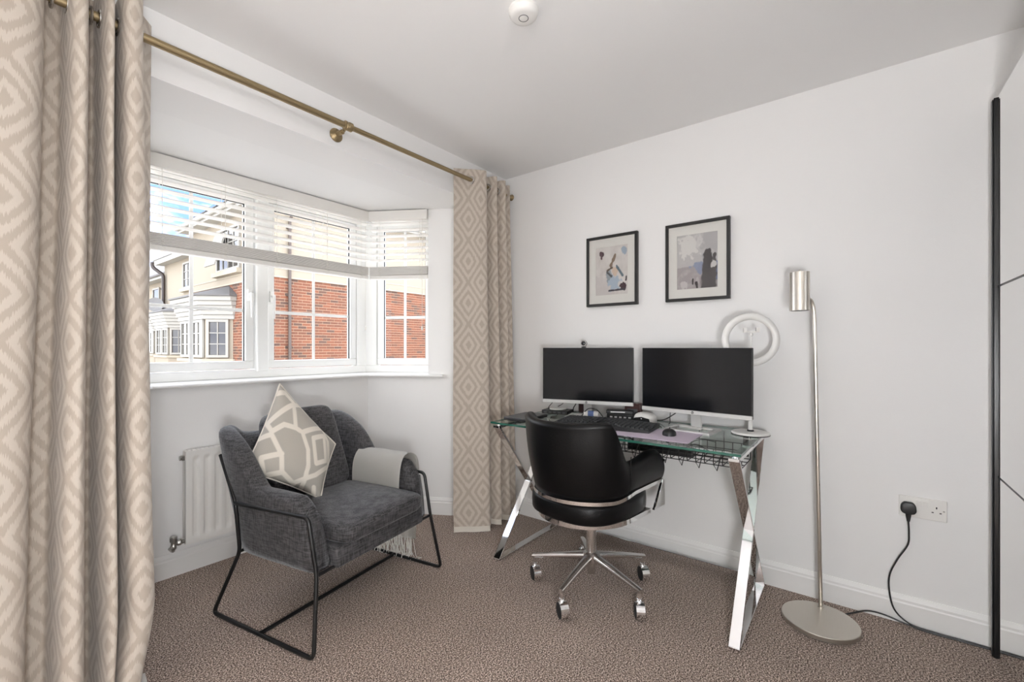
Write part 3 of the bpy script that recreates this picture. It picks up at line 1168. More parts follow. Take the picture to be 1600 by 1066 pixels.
def flat_bar(bb, a, c, y0, y1, t):
    """flat bar from a to c in the X-Z plane"""
    a, c = Vector((a[0], 0, a[1])), Vector((c[0], 0, c[1]))
    dd = (c - a)
    nn = Vector((-dd.z, 0, dd.x)).normalized() * t
    bb.obox(Vector((a.x, y0, a.z)) - nn / 2, dd, Vector((0, y1 - y0, 0)), nn)


for y0, y1 in ((0.350, 0.392), (1.546, 1.588)):
    fx0, fx1, zt = 1.893, 2.497, 0.742
    for a, c in (((fx0, 0.004), (fx1, zt)), ((fx0, zt), (fx1, 0.004))):
        b = B()
        flat_bar(b, a, c, y0, y1, TW)
        b.bevel(0.0015, 1)
        b.done('crossed_leg', 'chrome', desk)
    b = B()
    b.box(fx0 - 0.004, fx1 + 0.004, y0, y1, 0.0, 0.012)
    b.bevel(0.0015, 1)
    b.done('floor_bar', 'chrome', desk)
    b = B()
    b.box(fx0 - 0.006, fx1 + 0.004, y0, y1, zt - 0.010, zt + 0.004)
    b.bevel(0.0015, 1)
    b.done('top_bar', 'chrome', desk)
    for xx in (1.915, 2.470):
        b = B()
        b.cyl((xx, (y0 + y1) / 2, zt + 0.004), (xx, (y0 + y1) / 2, GB), 0.012, 16)
        b.done('glass_pad', 'chrome', desk, smooth=True)
b = B()
b.box(2.468, 2.476, 0.392, 1.546, 0.010, 0.050)
b.bevel(0.0015, 1)
b.done('stretcher', 'chrome', desk)

# wire cable tray hung under the glass
tray = thing('cable_tray', 'black wire cable tray hung under the back of the glass desk', 'cable tray', (2.35, 0.85, 0.62), world_children=True)
b = B()
TX0, TX1, TZ0 = 2.225, 2.440, 0.628
TY0, TY1 = 0.405, 1.36
wr = 0.0023
for x, z in ((TX0, 0.700), (TX0, TZ0), (TX0 + 0.07, TZ0), (TX0 + 0.14, TZ0), (TX1, TZ0), (TX1, 0.700), (TX0, 0.664), (TX1, 0.664)):
    b.tube([(x, TY0, z), (x, TY1, z)], wr, 6)
k = 0
y = TY0
while y <= TY1 + 0.001:
    zt_ = 0.754 if k % 3 == 0 else 0.700
    b.tube(bend([(TX0, y, 0.700), (TX0 - 0.0, y, TZ0), (TX1, y, TZ0), (TX1, y, zt_)], 0.012, 3), wr, 6)
    if k % 2 == 0 and y + 0.0796 <= TY1:
        b.tube([(TX0, y, 0.700), (TX0 - 0.018, y + 0.02, TZ0 - 0.022), (TX0, y + 0.0398, TZ0)], wr, 6)
    y += 0.0398
    k += 1
b.done('wire_basket', 'black_metal', tray, smooth=True)
for yy in (TY0 + 0.02, 0.88, TY1 - 0.02):
    b = B()
    b.box(TX1 - 0.004, TX1 + 0.002, yy - 0.012, yy + 0.012, 0.640, 0.754)
    b.box(TX1 - 0.030, TX1 + 0.002, yy - 0.012, yy + 0.012, 0.750, 0.754)
    b.done('hanger', 'black_metal', tray)

# contents of the tray
ps = thing('power_strip', 'black power strip lying in the wire tray under the desk', 'power strip', (2.30, 0.80, 0.632), rotz=PI / 2)
b = B()
b.box(-0.17, 0.17, -0.028, 0.028, 0, 0.040)
b.bevel(0.006, 2)
b.done('body', 'black_plastic', ps)
for k in range(4):
    b = B()
    b.box(-0.14 + k * 0.08, -0.09 + k * 0.08, -0.020, 0.020, 0.040, 0.0408)
    b.done('outlet', 'grey_plastic', ps)
for k, (yy, xx, L_) in enumerate(((0.70, 2.36, 0.10), (1.12, 2.33, 0.12))):
    pb_ = thing('power_adapter', ('black power adapter in the wire tray nearest the right desk leg', 'black power adapter in the wire tray hidden behind the office chair')[k], 'adapter', (xx, yy, 0.632), rotz=PI / 2 + 0.2 * k)
    b = B()
    b.box(-L_ / 2, L_ / 2, -0.024, 0.024, 0, 0.030)
    b.bevel(0.005, 2)
    b.done('body', 'black_plastic', pb_)
    b = B()
    b.tube(catmull([(L_ / 2, 0, 0.015), (L_ / 2 + 0.05, 0.01, 0.02), (L_ / 2 + 0.08, 0.03, 0.012)], 6), 0.0028, 8)
    b.done('lead', 'black_plastic', pb_, smooth=True)
wb = thing('white_box', 'white plastic box in the cable tray under the lilac mat', 'box', (2.315, 1.03, 0.632), rotz=0.25)
b = B()
b.box(-0.05, 0.05, -0.05, 0.05, 0, 0.055)
b.bevel(0.008, 2)
b.done('case', 'white_plastic', wb)
b = B()
b.cyl((0, 0, 0.055), (0, 0, 0.063), 0.022, 20)
b.done('dial', 'black_plastic', wb, smooth=True)
b = B()
for q in range(3):
    ring = []
    for k in range(60):
        a = 2 * PI * k / 20
        ring.append((2.32 + 0.05 * math.cos(a) + 0.004 * q, 0.90 + 0.055 * math.sin(a) + 0.012 * noise.noise((k * 0.2, q, 0)), 0.678 + 0.004 * q + 0.010 * math.sin(a * 0.33 + q)))
    b.tube(ring, 0.0036, 7)
o = b.done('coiled_cable', 'black_plastic', None, smooth=True)
tag(o, 'coil of black cable bundled in the tray under the desk', 'cable')

# ------------------------------------------------------------------ monitors


def text_mesh(txt, size):
    cu = bpy.data.curves.new('lettering', 'FONT')
    cu.body = txt
    cu.size = size
    cu.align_x = 'CENTER'
    cu.align_y = 'CENTER'
    cu.extrude = 0.0002
    to = bpy.data.objects.new('lettering', cu)
    COL.objects.link(to)
    dg = bpy.context.evaluated_depsgraph_get()
    me = bpy.data.meshes.new_from_object(to.evaluated_get(dg))
    bpy.data.objects.remove(to)
    bpy.data.curves.remove(cu)
    return me


def monitor(label, c, ang, base_off=0.0):
    """screen faces local -x; local y runs along the screen"""
    r = thing('monitor', label, 'monitor', (c[0], c[1], GT), rotz=ang)
    W, H, z0 = 0.540, 0.330, 0.080
    bb = B()
    bb.box(0.0, 0.020, -W / 2, W / 2, z0, z0 + H)
    bb.box(0.020, 0.042, -0.14, 0.14, z0 + 0.03, z0 + 0.20)
    bb.bevel(0.002, 1)
    bb.done('housing', 'black_plastic', r)
    bb = B()
    bb.box(-0.0012, 0.0002, -W / 2 + 0.004, W / 2 - 0.004, z0 + 0.021, z0 + H - 0.003)
    bb.done('screen', 'screen', r)
    bb = B()
    bb.box(-0.004, 0.012, -W / 2, W / 2, z0 - 0.002, z0 + 0.018)
    bb.bevel(0.0015, 1)
    chin = bb.done('bezel', 'silver', r)
    bb = B()
    bb.lathe([(0.0068, 0.0), (0.0068, 0.0006)], (-0.0040, 0, z0 + 0.0085), 20, axis=(-1, 0, 0))
    bb.done('logo_disc', 'grey_plastic', chin)
    me = text_mesh('hp', 0.0105)
    me.materials.append(M['white_plastic'])
    lo = link('logo_lettering', me, chin)
    lo.matrix_local = Matrix.Translation((-0.0049, 0, z0 + 0.0085)) @ Matrix.Rotation(-PI / 2, 4, 'Z') @ Matrix.Rotation(PI / 2, 4, 'X')
    bb = B()                                    # neck leans back to the base
    bb.ngon([(0.022, -0.026, z0 + 0.10), (0.034, -0.026, z0 + 0.10), (0.058, -0.026, 0.010), (0.044, -0.026, 0.010)], (0, 0.052, 0))
    bb.bevel(0.002, 1)
    bb.done('neck', 'silver', r)
    bb = B()                                    # open rectangular foot
    t, w, dp = 0.020, 0.220, 0.170
    x0, x1 = -0.085, 0.085
    bb.box(x0, x0 + t, -w / 2, w / 2, 0, 0.010)
    bb.box(x1 - t * 1.6, x1, -w / 2, w / 2, 0, 0.010)
    bb.box(x0 + t, x1 - t * 1.6, -w / 2, -w / 2 + t, 0, 0.010)
    bb.box(x0 + t, x1 - t * 1.6, w / 2 - t, w / 2, 0, 0.010)
    bb.box(0.030, x1 - t * 1.6, -0.03, 0.03, 0, 0.010)
    bb.done('foot', 'silver', r)
    return r


aL = math.atan2(2.416 - 2.272, 1.519 - 0.989)
monitor('dark computer monitor with silver bezel and a webcam on top, left of the pair', ((2.272 + 2.416) / 2, (1.519 + 0.989) / 2), aL)
aR = math.atan2(2.269 - 2.322, 0.897 - 0.378)
monitor('dark computer monitor with silver bezel in front of the ring light, right of the pair', ((2.322 + 2.269) / 2, (0.897 + 0.378) / 2), aR)

# webcam on the left monitor
cxm = Vector(((2.272 + 2.416) / 2, (1.519 + 0.989) / 2, 0))
wc = thing('webcam', 'small round black webcam clipped on top of the left monitor', 'webcam', (cxm.x - 0.008, cxm.y + 0.014, GT + 0.4105), rotz=aL + 0.15)
b = B()
b.box(0.002, 0.028, -0.014, 0.014, 0.0, 0.006)
b.bevel(0.002, 1)
b.done('clip', 'black_plastic', wc)
b = B()
b.cyl((0.014, 0, 0.006), (0.014, 0, 0.016), 0.006, 12)
b.lathe([(0.010, -0.022), (0.017, -0.020), (0.019, -0.012), (0.019, 0.010), (0.014, 0.018), (0.004, 0.021)], (0.012, 0, 0.026), 24, axis=(1, 0, 0))
b.done('body', 'black_plastic', wc, smooth=True)
b = B()
b.tube([(-0.0102, 0.0155 * math.cos(2 * PI * k / 24), 0.026 + 0.0155 * math.sin(2 * PI * k / 24)) for k in range(24)], 0.0022, 6, closed=True)
b.done('trim_ring', 'silver', wc, smooth=True)
b = B()
b.lathe([(0.009, 0.0), (0.007, 0.003), (0.001, 0.004)], (-0.010, 0, 0.026), 20, axis=(-1, 0, 0))
b.done('lens', 'screen', wc, smooth=True)

# ring light behind the right monitor
rl = thing('ring_light', 'white ring light on a slim stand behind the right monitor', 'ring light', (2.362, 0.392, GT), rotz=TH - 0.25)
b = B()
b.lathe([(0.078, 0.0), (0.082, 0.002), (0.082, 0.010), (0.079, 0.013), (0.02, 0.015)], (0, 0, 0), 48)
b.done('base_plate', 'white_plastic', rl, smooth=True)
b = B()
b.tube([(0.0805 * math.cos(2 * PI * k / 48), 0.0805 * math.sin(2 * PI * k / 48), 0.0020) for k in range(48)], 0.0028, 6, closed=True)
b.done('rubber_edge', 'rubber', rl)
b = B()
b.lathe([(0.015, 0.012), (0.015, 0.020), (0.0125, 0.022)], (0, 0, 0), 16)
b.box(0.03, 0.05, -0.012, -0.002, 0.013, 0.018)
b.done('collar', 'black_plastic', rl, smooth=True)
b = B()
b.cyl((0, 0, 0.018), (0, 0, 0.335), 0.0098, 16)
b.done('pole', 'white_plastic', rl, smooth=True)
b = B()
RC = 0.449
prof = [(0.017 * math.cos(a), 0.012 * math.sin(a)) for a in [2 * PI * k / 16 for k in range(16)]]


def ring_fn(i, j):
    a = 2 * PI * i
    q = 2 * PI * j
    rr = 0.110 + 0.0165 * math.cos(q)
    return (0.013 * math.sin(q), rr * math.cos(a), RC + rr * math.sin(a))


V_ = [[b.bm.verts.new(ring_fn(i / 72, j / 16)) for j in range(16)] for i in range(72)]
for i in range(72):
    for j in range(16):
        b.bm.faces.new((V_[i][j], V_[(i + 1) % 72][j], V_[(i + 1) % 72][(j + 1) % 16], V_[i][(j + 1) % 16]))
b.done('ring', 'ring', rl, smooth='all')
b = B()
b.tube([(-0.006, 0, RC - 0.105), (-0.010, 0, RC + 0.020)], 0.0035, 8)
b.done('stalk', 'white_plastic', rl, smooth=True)
b = B()
b.lathe([(0.004, -0.008), (0.009, -0.005), (0.009, 0.005), (0.004, 0.008)], (-0.010, 0, RC + 0.024), 12)
b.box(-0.016, -0.004, -0.034, 0.034, RC + 0.034, RC + 0.040)
b.box(-0.022, -0.002, -0.034, -0.020, RC + 0.038, RC + 0.056)
b.box(-0.022, -0.002, 0.020, 0.034, RC + 0.038, RC + 0.056)
b.done('phone_clamp', 'white_plastic', rl, smooth=True)

# ------------------------------------------------------------------ things on the glass
o = B()
o.box(-0.130, 0.130, -0.35, 0.35, 0.0, 0.003)
mm = o.bevel(0.0012, 1).done('mouse_mat', 'mat')
mm.location = (2.085, 0.915, GT)
mm.rotation_euler = (0, 0, 0.01)
tag(mm, 'pale lilac desk mat lying under the keyboard and mouse', 'mouse mat')

ms = thing('mouse', 'black computer mouse on the lilac mat', 'mouse', (2.105, 0.690, GT + 0.0032), rotz=0.25)
b = B()


def mouse_fn(u, v):
    a = 2 * PI * u
    f = math.sin(v * PI / 2)
    x = 0.055 * math.cos(a) * f
    y = 0.031 * math.sin(a) * f * (1 - 0.12 * math.cos(a))
    h = 0.028 * math.cos(v * PI / 2) ** 0.7 * (1 + 0.15 * -math.cos(a) * f)
    return (x, y, max(0.0, h))


b.grid(mouse_fn, 36, 12, closed_u=True)
bmesh.ops.remove_doubles(b.bm, verts=b.bm.verts, dist=1e-5)
b.done('body', 'black_plastic', ms, smooth='all')
b = B()
b.lathe([(0.008, -0.003), (0.009, 0), (0.008, 0.003)], (0.030, 0, 0.0195), 14, axis=(0, 1, 0))
b.done('scroll_wheel', 'grey_plastic', ms, smooth=True)
b = B()
b.box(0.010, 0.050, -0.0006, 0.0006, 0.0185, 0.0268)
b.done('button_split', 'hole', ms)

kb = thing('keyboard', 'black curved split keyboard on the lilac mat in front of the left monitor', 'keyboard', (2.150, 1.035, GT + 0.0032), rotz=0.08)
b = B()


def kb_case(y, top):
    """arched plan: the middle sits higher and further forward"""
    return 0.018 * (1 - (y / 0.255) ** 2)


pts = []
for k in range(25):
    y = -0.255 + 0.51 * k / 24
    pts.append((-0.105 - kb_case(y, 0), y))
for k in range(25):
    y = 0.255 - 0.51 * k / 24
    pts.append((0.085 - kb_case(y, 0) * 0.6, y))
n = len(pts)
lo_ = [b.bm.verts.new((p[0], p[1], 0.0)) for p in pts]
hi_ = [b.bm.verts.new((p[0], p[1], 0.010 + 0.010 * (p[0] + 0.12) / 0.2 + 0.010 * (1 - (p[1] / 0.255) ** 2))) for p in pts]
for i in range(n):
    b.bm.faces.new((lo_[i], lo_[(i + 1) % n], hi_[(i + 1) % n], hi_[i]))
for k in range(24):
    b.bm.faces.new((hi_[k], hi_[k + 1], hi_[n - 2 - k], hi_[n - 1 - k]))
b.bm.faces.new(lo_[::-1])
b.done('case', 'black_plastic', kb)
b = B()
for row in range(6):
    for q in range(22):
        y = -0.240 + q * 0.0222
        if abs(y) < 0.012 and row < 5:
            continue
        if row == 0 and 7 <= q <= 13:
            continue
        x = -0.083 + row * 0.0265 - kb_case(y, 0) * 0.8
        zt_ = 0.010 + 0.010 * (x + 0.12) / 0.2 + 0.010 * (1 - (y / 0.255) ** 2)
        b.poly([(x - 0.0115, y - 0.0095, zt_ - 0.002), (x + 0.0115, y - 0.0095, zt_ - 0.002), (x + 0.0115, y + 0.0095, zt_ - 0.002), (x - 0.0115, y + 0.0095, zt_ - 0.002),
                (x - 0.0085, y - 0.0075, zt_ + 0.006), (x + 0.0085, y - 0.0075, zt_ + 0.0075), (x + 0.0085, y + 0.0075, zt_ + 0.0075), (x - 0.0085, y + 0.0075, zt_ + 0.006)],
               [(4, 5, 6, 7), (0, 1, 5, 4), (1, 2, 6, 5), (2, 3, 7, 6), (3, 0, 4, 7)])
o = b.done('keycaps', 'key_top', kb)
o['kind'] = 'stuff'

dk = thing('docking_station', 'black slab-shaped dock with a row of ports below the left monitor', 'dock', (2.400, 1.062, GT), rotz=0.20)
b = B()
b.box(-0.030, 0.030, -0.075, 0.075, 0.004, 0.034)
b.bevel(0.004, 2)
b.done('case', 'black_plastic', dk)
for k in range(5):
    b = B()
    b.box(-0.0308, -0.0298, -0.062 + k * 0.026, -0.048 + k * 0.026, 0.012, 0.020)
    b.done('port', 'silver', dk)
for ys in (-0.06, 0.06):
    b = B()
    b.box(-0.028, 0.028, ys - 0.01, ys + 0.01, 0, 0.005)
    b.done('foot_pad', 'rubber', dk)
d2 = thing('external_drive', 'small black box lying on top of the dock under the left monitor', 'box', (2.404, 1.070, GT + 0.0345), rotz=0.34)
b = B()
b.box(-0.030, 0.030, -0.075, 0.075, 0, 0.018)
b.bevel(0.003, 2)
b.done('case', 'black_plastic', d2)
b = B()
b.box(-0.0305, -0.0298, -0.03, 0.05, 0.006, 0.012)
b.done('nameplate', 'silver', d2)

wg = thing('headset_case', 'white rounded gadget with dark cut-out front between the two monitors', 'gadget', (2.390, 0.915, GT), rotz=-0.1)
b = B()


def pod(u, v):
    a = 2 * PI * u
    f = math.sin(v * PI / 2) ** 0.75
    return (0.048 * math.copysign(abs(math.cos(a)) ** 0.8, math.cos(a)) * f, 0.062 * math.copysign(abs(math.sin(a)) ** 0.8, math.sin(a)) * f, 0.055 * math.cos(v * PI / 2) ** 0.55)


b.grid(pod, 40, 12, closed_u=True)
bmesh.ops.remove_doubles(b.bm, verts=b.bm.verts, dist=1e-5)
b.done('shell', 'white_plastic', wg, smooth='all')
b = B()
b.ngon([(-0.0500, -0.050, 0.002), (-0.0500, 0.050, 0.002), (-0.0470, 0.042, 0.026), (-0.0455, 0.0, 0.034), (-0.0470, -0.042, 0.026)], (0.006, 0, 0))
b.done('cut_out', 'hole', wg)

pk = thing('tube_packet', 'white packet with a blue label under the left monitor', 'packet', (2.318, 1.205, GT), rotz=0.35)
b = B()
b.lathe([(0.004, -0.045), (0.020, -0.038), (0.023, -0.01), (0.023, 0.03), (0.018, 0.045)], (0, 0, 0.0225), 24, axis=(0, 1, 0))
b.done('tube', 'white_plastic', pk, smooth=True)
b = B()
b.lathe([(0.0234, -0.012), (0.0234, 0.020)], (0, 0, 0.0225), 24, axis=(0, 1, 0))
b.done('sticker', 'label_blue', pk, smooth=True)

rt = thing('router_hub', 'flat black hub tangled with cables at the left back of the desk', 'hub', (2.370, 1.470, GT), rotz=0.2)
b = B()
b.box(-0.055, 0.055, -0.085, 0.085, 0.003, 0.026)
b.bevel(0.005, 2)
b.done('case', 'black_plastic', rt)
for k in range(5):
    b = B()
    b.box(-0.0558, -0.0548, -0.07 + k * 0.03, -0.052 + k * 0.03, 0.009, 0.018)
    b.done('port', 'grey_plastic', rt)
dp = thing('white_disc_charger', 'white round charging pad lying on the black hub', 'charger', (2.370, 1.465, GT + 0.0265))
b = B()
b.lathe([(0.05, 0), (0.054, 0.004), (0.05, 0.009), (0.01, 0.010)], (0, 0, 0), 32)
b.done('pad', 'white_plastic', dp, smooth=True)
db = thing('desk_speaker', 'small dark upright box behind the neck of the left monitor', 'speaker', (2.474, 1.335, GT), rotz=0.1)
b = B()
b.box(-0.02, 0.02, -0.035, 0.035, 0, 0.085)
b.bevel(0.004, 2)
b.done('cabinet', 'grey_plastic', db)
b = B()
b.box(-0.0206, -0.0198, -0.028, 0.028, 0.01, 0.075)
b.done('grille', 'red_dark', db)
rb = thing('red_box', 'dark red box half hidden behind the right end of the left monitor', 'box', (2.470, 1.015, GT), rotz=0.1)
b = B()
b.box(-0.025, 0.025, -0.045, 0.045, 0, 0.090)
b.bevel(0.003, 2)
b.done('carton', 'red_dark', rb)
b = B()
b.box(-0.0255, -0.0248, -0.03, 0.03, 0.03, 0.06)
b.done('sticker', 'grey_plastic', rb)

lt = thing('laptop', 'closed dark grey laptop on the left end of the glass desk', 'laptop', (2.075, 1.500, GT), rotz=0.03)
b = B()
b.box(-0.115, 0.115, -0.075, 0.075, 0.004, 0.014)
b.bevel(0.002, 1)
b.done('base', 'black_plastic', lt)
b = B()
b.box(-0.115, 0.115, -0.075, 0.075, 0.0145, 0.022)
b.bevel(0.002, 1)
b.done('lid', 'grey_plastic', lt)
for sx in (-0.09, 0.09):
    b = B()
    b.box(sx - 0.01, sx + 0.01, -0.06, 0.06, 0, 0.0045)
    b.done('foot', 'rubber', lt)


def cable(label, pts, r=0.0022, mat='black_plastic', n=8, name='cable', cat='cable', group=None):
    bb = B()
    bb.tube(catmull(pts, n), r, 8)
    o_ = bb.done(name, mat, None, smooth=True)
    return tag(o_, label, cat, group)


G = GT + 0.0025
cable('black cable drooping from the left monitor down to the hub', [(2.375, 1.47, 0.90), (2.37, 1.50, 0.84), (2.345, 1.52, 0.80), (2.33, 1.50, G), (2.34, 1.45, G)])
cable('thin black cable slanting from the left monitor to the back of the hub', [(2.385, 1.40, 0.90), (2.41, 1.45, 0.83), (2.43, 1.50, 0.80), (2.41, 1.53, G)])
cable('black plug lead standing up behind the white charging pad', [(2.39, 1.355, 0.89), (2.415, 1.36, 0.84), (2.43, 1.39, 0.80), (2.455, 1.41, G), (2.47, 1.46, G)], 0.003)
cable('black cable arching over the blue-labelled packet', [(2.30, 1.265, G), (2.295, 1.25, 0.79), (2.30, 1.215, 0.825), (2.31, 1.17, 0.82), (2.33, 1.145, 0.785), (2.35, 1.15, G)], 0.0026)
cable('black cable running from the dock towards the right monitor', [(2.43, 1.04, GT + 0.010), (2.47, 0.98, G), (2.47, 0.90, G), (2.42, 0.82, 0.785), (2.365, 0.735, 0.840), (2.345, 0.72, 0.86)], 0.003)
cable('black cable hanging from the right monitor with a ferrite bead', [(2.335, 0.76, 0.85), (2.345, 0.765, 0.815), (2.36, 0.77, 0.78), (2.40, 0.79, G), (2.45, 0.80, G)], 0.0022)
cable('thin black cable lying on the glass beside the white gadget', [(2.36, 0.87, G), (2.33, 0.84, G), (2.30, 0.80, G), (2.27, 0.785, G)], 0.0022)
cable('black cable dropping from the left desk hub into the tray', [(2.44, 1.45, G), (2.51, 1.40, G), (2.517, 1.30, 0.755), (2.50, 1.25, 0.70), (2.43, 1.20, 0.66)], 0.0026)
cable('black cable draped in loops through the wire tray', [(2.33, 0.55, 0.655), (2.28, 0.62, 0.70), (2.27, 0.70, 0.66), (2.26, 0.78, 0.71), (2.27, 0.88, 0.665), (2.26, 0.97, 0.705), (2.30, 1.05, 0.70)], 0.0036)
cable('thin black cable trailing under the glass from the tray to the right leg', [(2.15, 0.50, 0.750), (2.20, 0.56, 0.745), (2.27, 0.62, 0.72), (2.30, 0.66, 0.69)], 0.002)


# ------------------------------------------------------------------ office chair
def rounded_block(bb, c, h, e1=0.35, e2=0.35, nu=40, nv=24, fn=None):
    """superellipsoid cushion about c with half sizes h"""
    def sp(x, e):
        return math.copysign(abs(x) ** e, x)

    def f(u, v):
        a = 2 * PI * u
        p = -PI / 2 + PI * v
        x = h[0] * sp(math.cos(p), e1) * sp(math.cos(a), e2)
        y = h[1] * sp(math.cos(p), e1) * sp(math.sin(a), e2)
        z = h[2] * sp(math.sin(p), e1)
        q = Vector((x, y, z))
        if fn:
            q = fn(q)
        return Vector(c) + q
    bb.grid(f, nu, nv, closed_u=True)
    bmesh.ops.remove_doubles(bb.bm, verts=bb.bm.verts, dist=1e-5)


def u_path(w, xc, rx, xf, n_arc=40, n_arm=10):
    """horseshoe plan, open to +x; returns (x, y, nx, ny, angle from the back in degrees, 90..100 along the arms)"""
    out = []
    for k in range(n_arm):
        t = k / n_arm
        out.append((lerp(xf, xc, t), -w, 0, -1, -100 + 10 * t))
    for k in range(n_arc + 1):
        a = -PI / 2 + PI * k / n_arc
        x = xc - rx * math.cos(a)
        y = w * math.sin(a)
        nx, ny = -math.cos(a) / rx, math.sin(a) / w
        l_ = math.hypot(nx, ny)
        out.append((x, y, nx / l_, ny / l_, math.degrees(a)))
    for k in range(1, n_arm + 1):
        t = k / n_arm
        out.append((lerp(xc, xf, t), w, 0, 1, 90 + 10 * t))
    return out


ch = thing('office_chair', 'black leather swivel office chair on a five-star chrome base pulled up to the desk', 'office chair', (1.962, 1.022, 0), rotz=-0.14)
path = u_path(0.248, -0.03, 0.258, 0.225)
b = B()
rings = []
for (x, y, nx, ny, an) in path:
    aa = abs(an)
    zt_ = lerp(0.852 + 0.010 * sstep(20, 58, aa), 0.672, sstep(57, 80, aa))
    if aa > 90:
        zt_ = 0.672 + 0.022 * sstep(90, 96, aa) - 0.035 * sstep(97.5, 100, aa)
    zb = 0.512 + 0.028 * sstep(60, 100, aa)
    th = 0.056
    back = 1 - sstep(60, 95, aa)
    ring = []
    m = 12
    for k in range(m + 1):
        z = lerp(zb, zt_ - th * 0.45, k / m)
        q = (z - 0.5) / 0.35
        off = 0.010 * math.sin(PI * k / m) + q * (0.034 + 0.012 * sstep(30, 60, aa) * back)
        xs = -0.016 * q * back
        ring.append((x + nx * off + xs, y + ny * off, z))
    q = (zt_ - 0.5) / 0.35
    off0 = q * (0.034 + 0.012 * sstep(30, 60, aa) * back)
    xs = -0.016 * q * back
    for k in range(1, 8):
        a = PI * k / 8
        off = off0 - th / 2 + th / 2 * math.cos(a)
        ring.append((x + nx * off + xs, y + ny * off, zt_ - th * 0.45 + th * 0.45 * math.sin(a)))
    for k in range(m + 1):
        z = lerp(zt_ - th * 0.45, zb, k / m)
        q = (z - 0.5) / 0.35
        off = q * (0.034 + 0.012 * sstep(30, 60, aa) * back) - th
        ring.append((x + nx * off - 0.016 * q * back, y + ny * off, z))
    rings.append([b.bm.verts.new(p) for p in ring])
for r0, r1 in zip(rings, rings[1:]):
    L_ = len(r0)
    for k in range(L_):
        b.bm.faces.new((r0[k], r0[(k + 1) % L_], r1[(k + 1) % L_], r1[k]))
b.bm.faces.new(rings[0])
b.bm.faces.new(rings[-1][::-1])
bmesh.ops.bevel(b.bm, geom=[e for e in b.bm.edges if len(e.link_faces) == 2 and (len(e.link_faces[0].verts) > 6 or len(e.link_faces[1].verts) > 6)], offset=0.012, segments=3, affect='EDGES')
b.done('backrest_shell', 'leather', ch, smooth='all')
# piping seam along the shoulder of the shell
for sgn in (-1, 1):
    b = B()
    pts_ = []
    for k in range(9):
        z = lerp(0.535, 0.70, k / 8)
        q = (z - 0.5) / 0.35
        px_ = path[[i for i, p in enumerate(path) if p[4] * sgn > 77][0 if sgn > 0 else -1]]
        off = 0.010 * math.sin(PI * min(1, (z - 0.53) / 0.14)) + q * 0.036 + 0.0005
        pts_.append((px_[0] + px_[2] * off - 0.010 * q, px_[1] + px_[3] * off, z))
    b.tube(pts_, 0.0018, 6)
    b.done('seam', 'leather', ch, smooth=True)
# chrome band round the foot of the shell


def strip(path_, z_of, off, hgt, thk, name, root):
    bb = B()
    rg = []
    for (x, y, nx, ny, an) in path_:
        z = z_of(abs(an))
        rg.append([bb.bm.verts.new((x + nx * o_, y + ny * o_, z + h_)) for o_, h_ in ((off - thk, -hgt / 2), (off, -hgt / 2), (off, hgt / 2), (off - thk, hgt / 2))])
    for a_, c_ in zip(rg, rg[1:]):
        for k in range(4):
            bb.bm.faces.new((a_[k], a_[(k + 1) % 4], c_[(k + 1) % 4], c_[k]))
    bb.bm.faces.new(rg[0])
    bb.bm.faces.new(rg[-1][::-1])
    return bb.done(name, 'chrome', root, smooth=True)


strip(path, lambda a: 0.506 + 0.030 * sstep(60, 100, a), 0.010, 0.016, 0.062, 'chrome_band', ch)
b = B()


def seat_shape(q):
    z = q.z
    q.x = q.x * (1.0 if q.x > 0 else 1.04)
    return q


rounded_block(b, (-0.015, 0, 0.452), (0.262, 0.238, 0.055), 0.35, 0.72, 56, 20, seat_shape)
b.done('seat_cushion', 'leather', ch, smooth='all')
pathr = u_path(0.232, -0.03, 0.248, 0.15)
strip(pathr, lambda a: 0.400, 0.002, 0.022, 0.05, 'seat_rim', ch)
b = B()
rounded_block(b, (-0.02, 0, 0.398), (0.235, 0.21, 0.010), 0.3, 0.72, 40, 8)
b.done('seat_pan', 'chrome', ch, smooth='all')
for sgn in (-1, 1):
    b = B()                     # flat chrome bracket from the arm front down to the seat pan
    yy = sgn * 0.262
    b.ngon([(0.222, yy, 0.540), (0.236, yy, 0.536), (0.242, yy, 0.415), (0.135, yy, 0.412), (0.150, yy, 0.428)], (0, -sgn * 0.014, 0))
    b.bevel(0.002, 1)
    b.done('arm_bracket', 'chrome', ch)
b = B()
b.cyl((0, 0, 0.30), (0, 0, 0.392), 0.0135, 20)
b.lathe([(0.034, 0.360), (0.040, 0.372), (0.06, 0.388)], (0, 0, 0), 24)
b.done('piston', 'chrome', ch, smooth=True)
b = B()
b.cyl((0, 0, 0.165), (0, 0, 0.315), 0.0245, 24)
b.done('column', 'chrome_dull', ch, smooth=True)
b = B()
b.lathe([(0.0275, 0.312), (0.0275, 0.322), (0.016, 0.324)], (0, 0, 0), 24)
b.done('collar', 'black_plastic', ch, smooth=True)
b = B()
b.lathe([(0.018, 0.075), (0.021, 0.080), (0.021, 0.125), (0.038, 0.128), (0.042, 0.140), (0.040, 0.172), (0.026, 0.180)], (0, 0, 0), 28)
b.done('hub', 'chrome_dull', ch, smooth=True)
b = B()
b.tube([(0.0, 0.10, 0.378), (0.0, 0.20, 0.372), (0.0, 0.262, 0.362)], 0.005, 8)
b.tube([(0.0, 0.255, 0.364), (0.0, 0.285, 0.356)], 0.009, 8)
b.done('height_lever', 'black_plastic', ch, smooth=True)
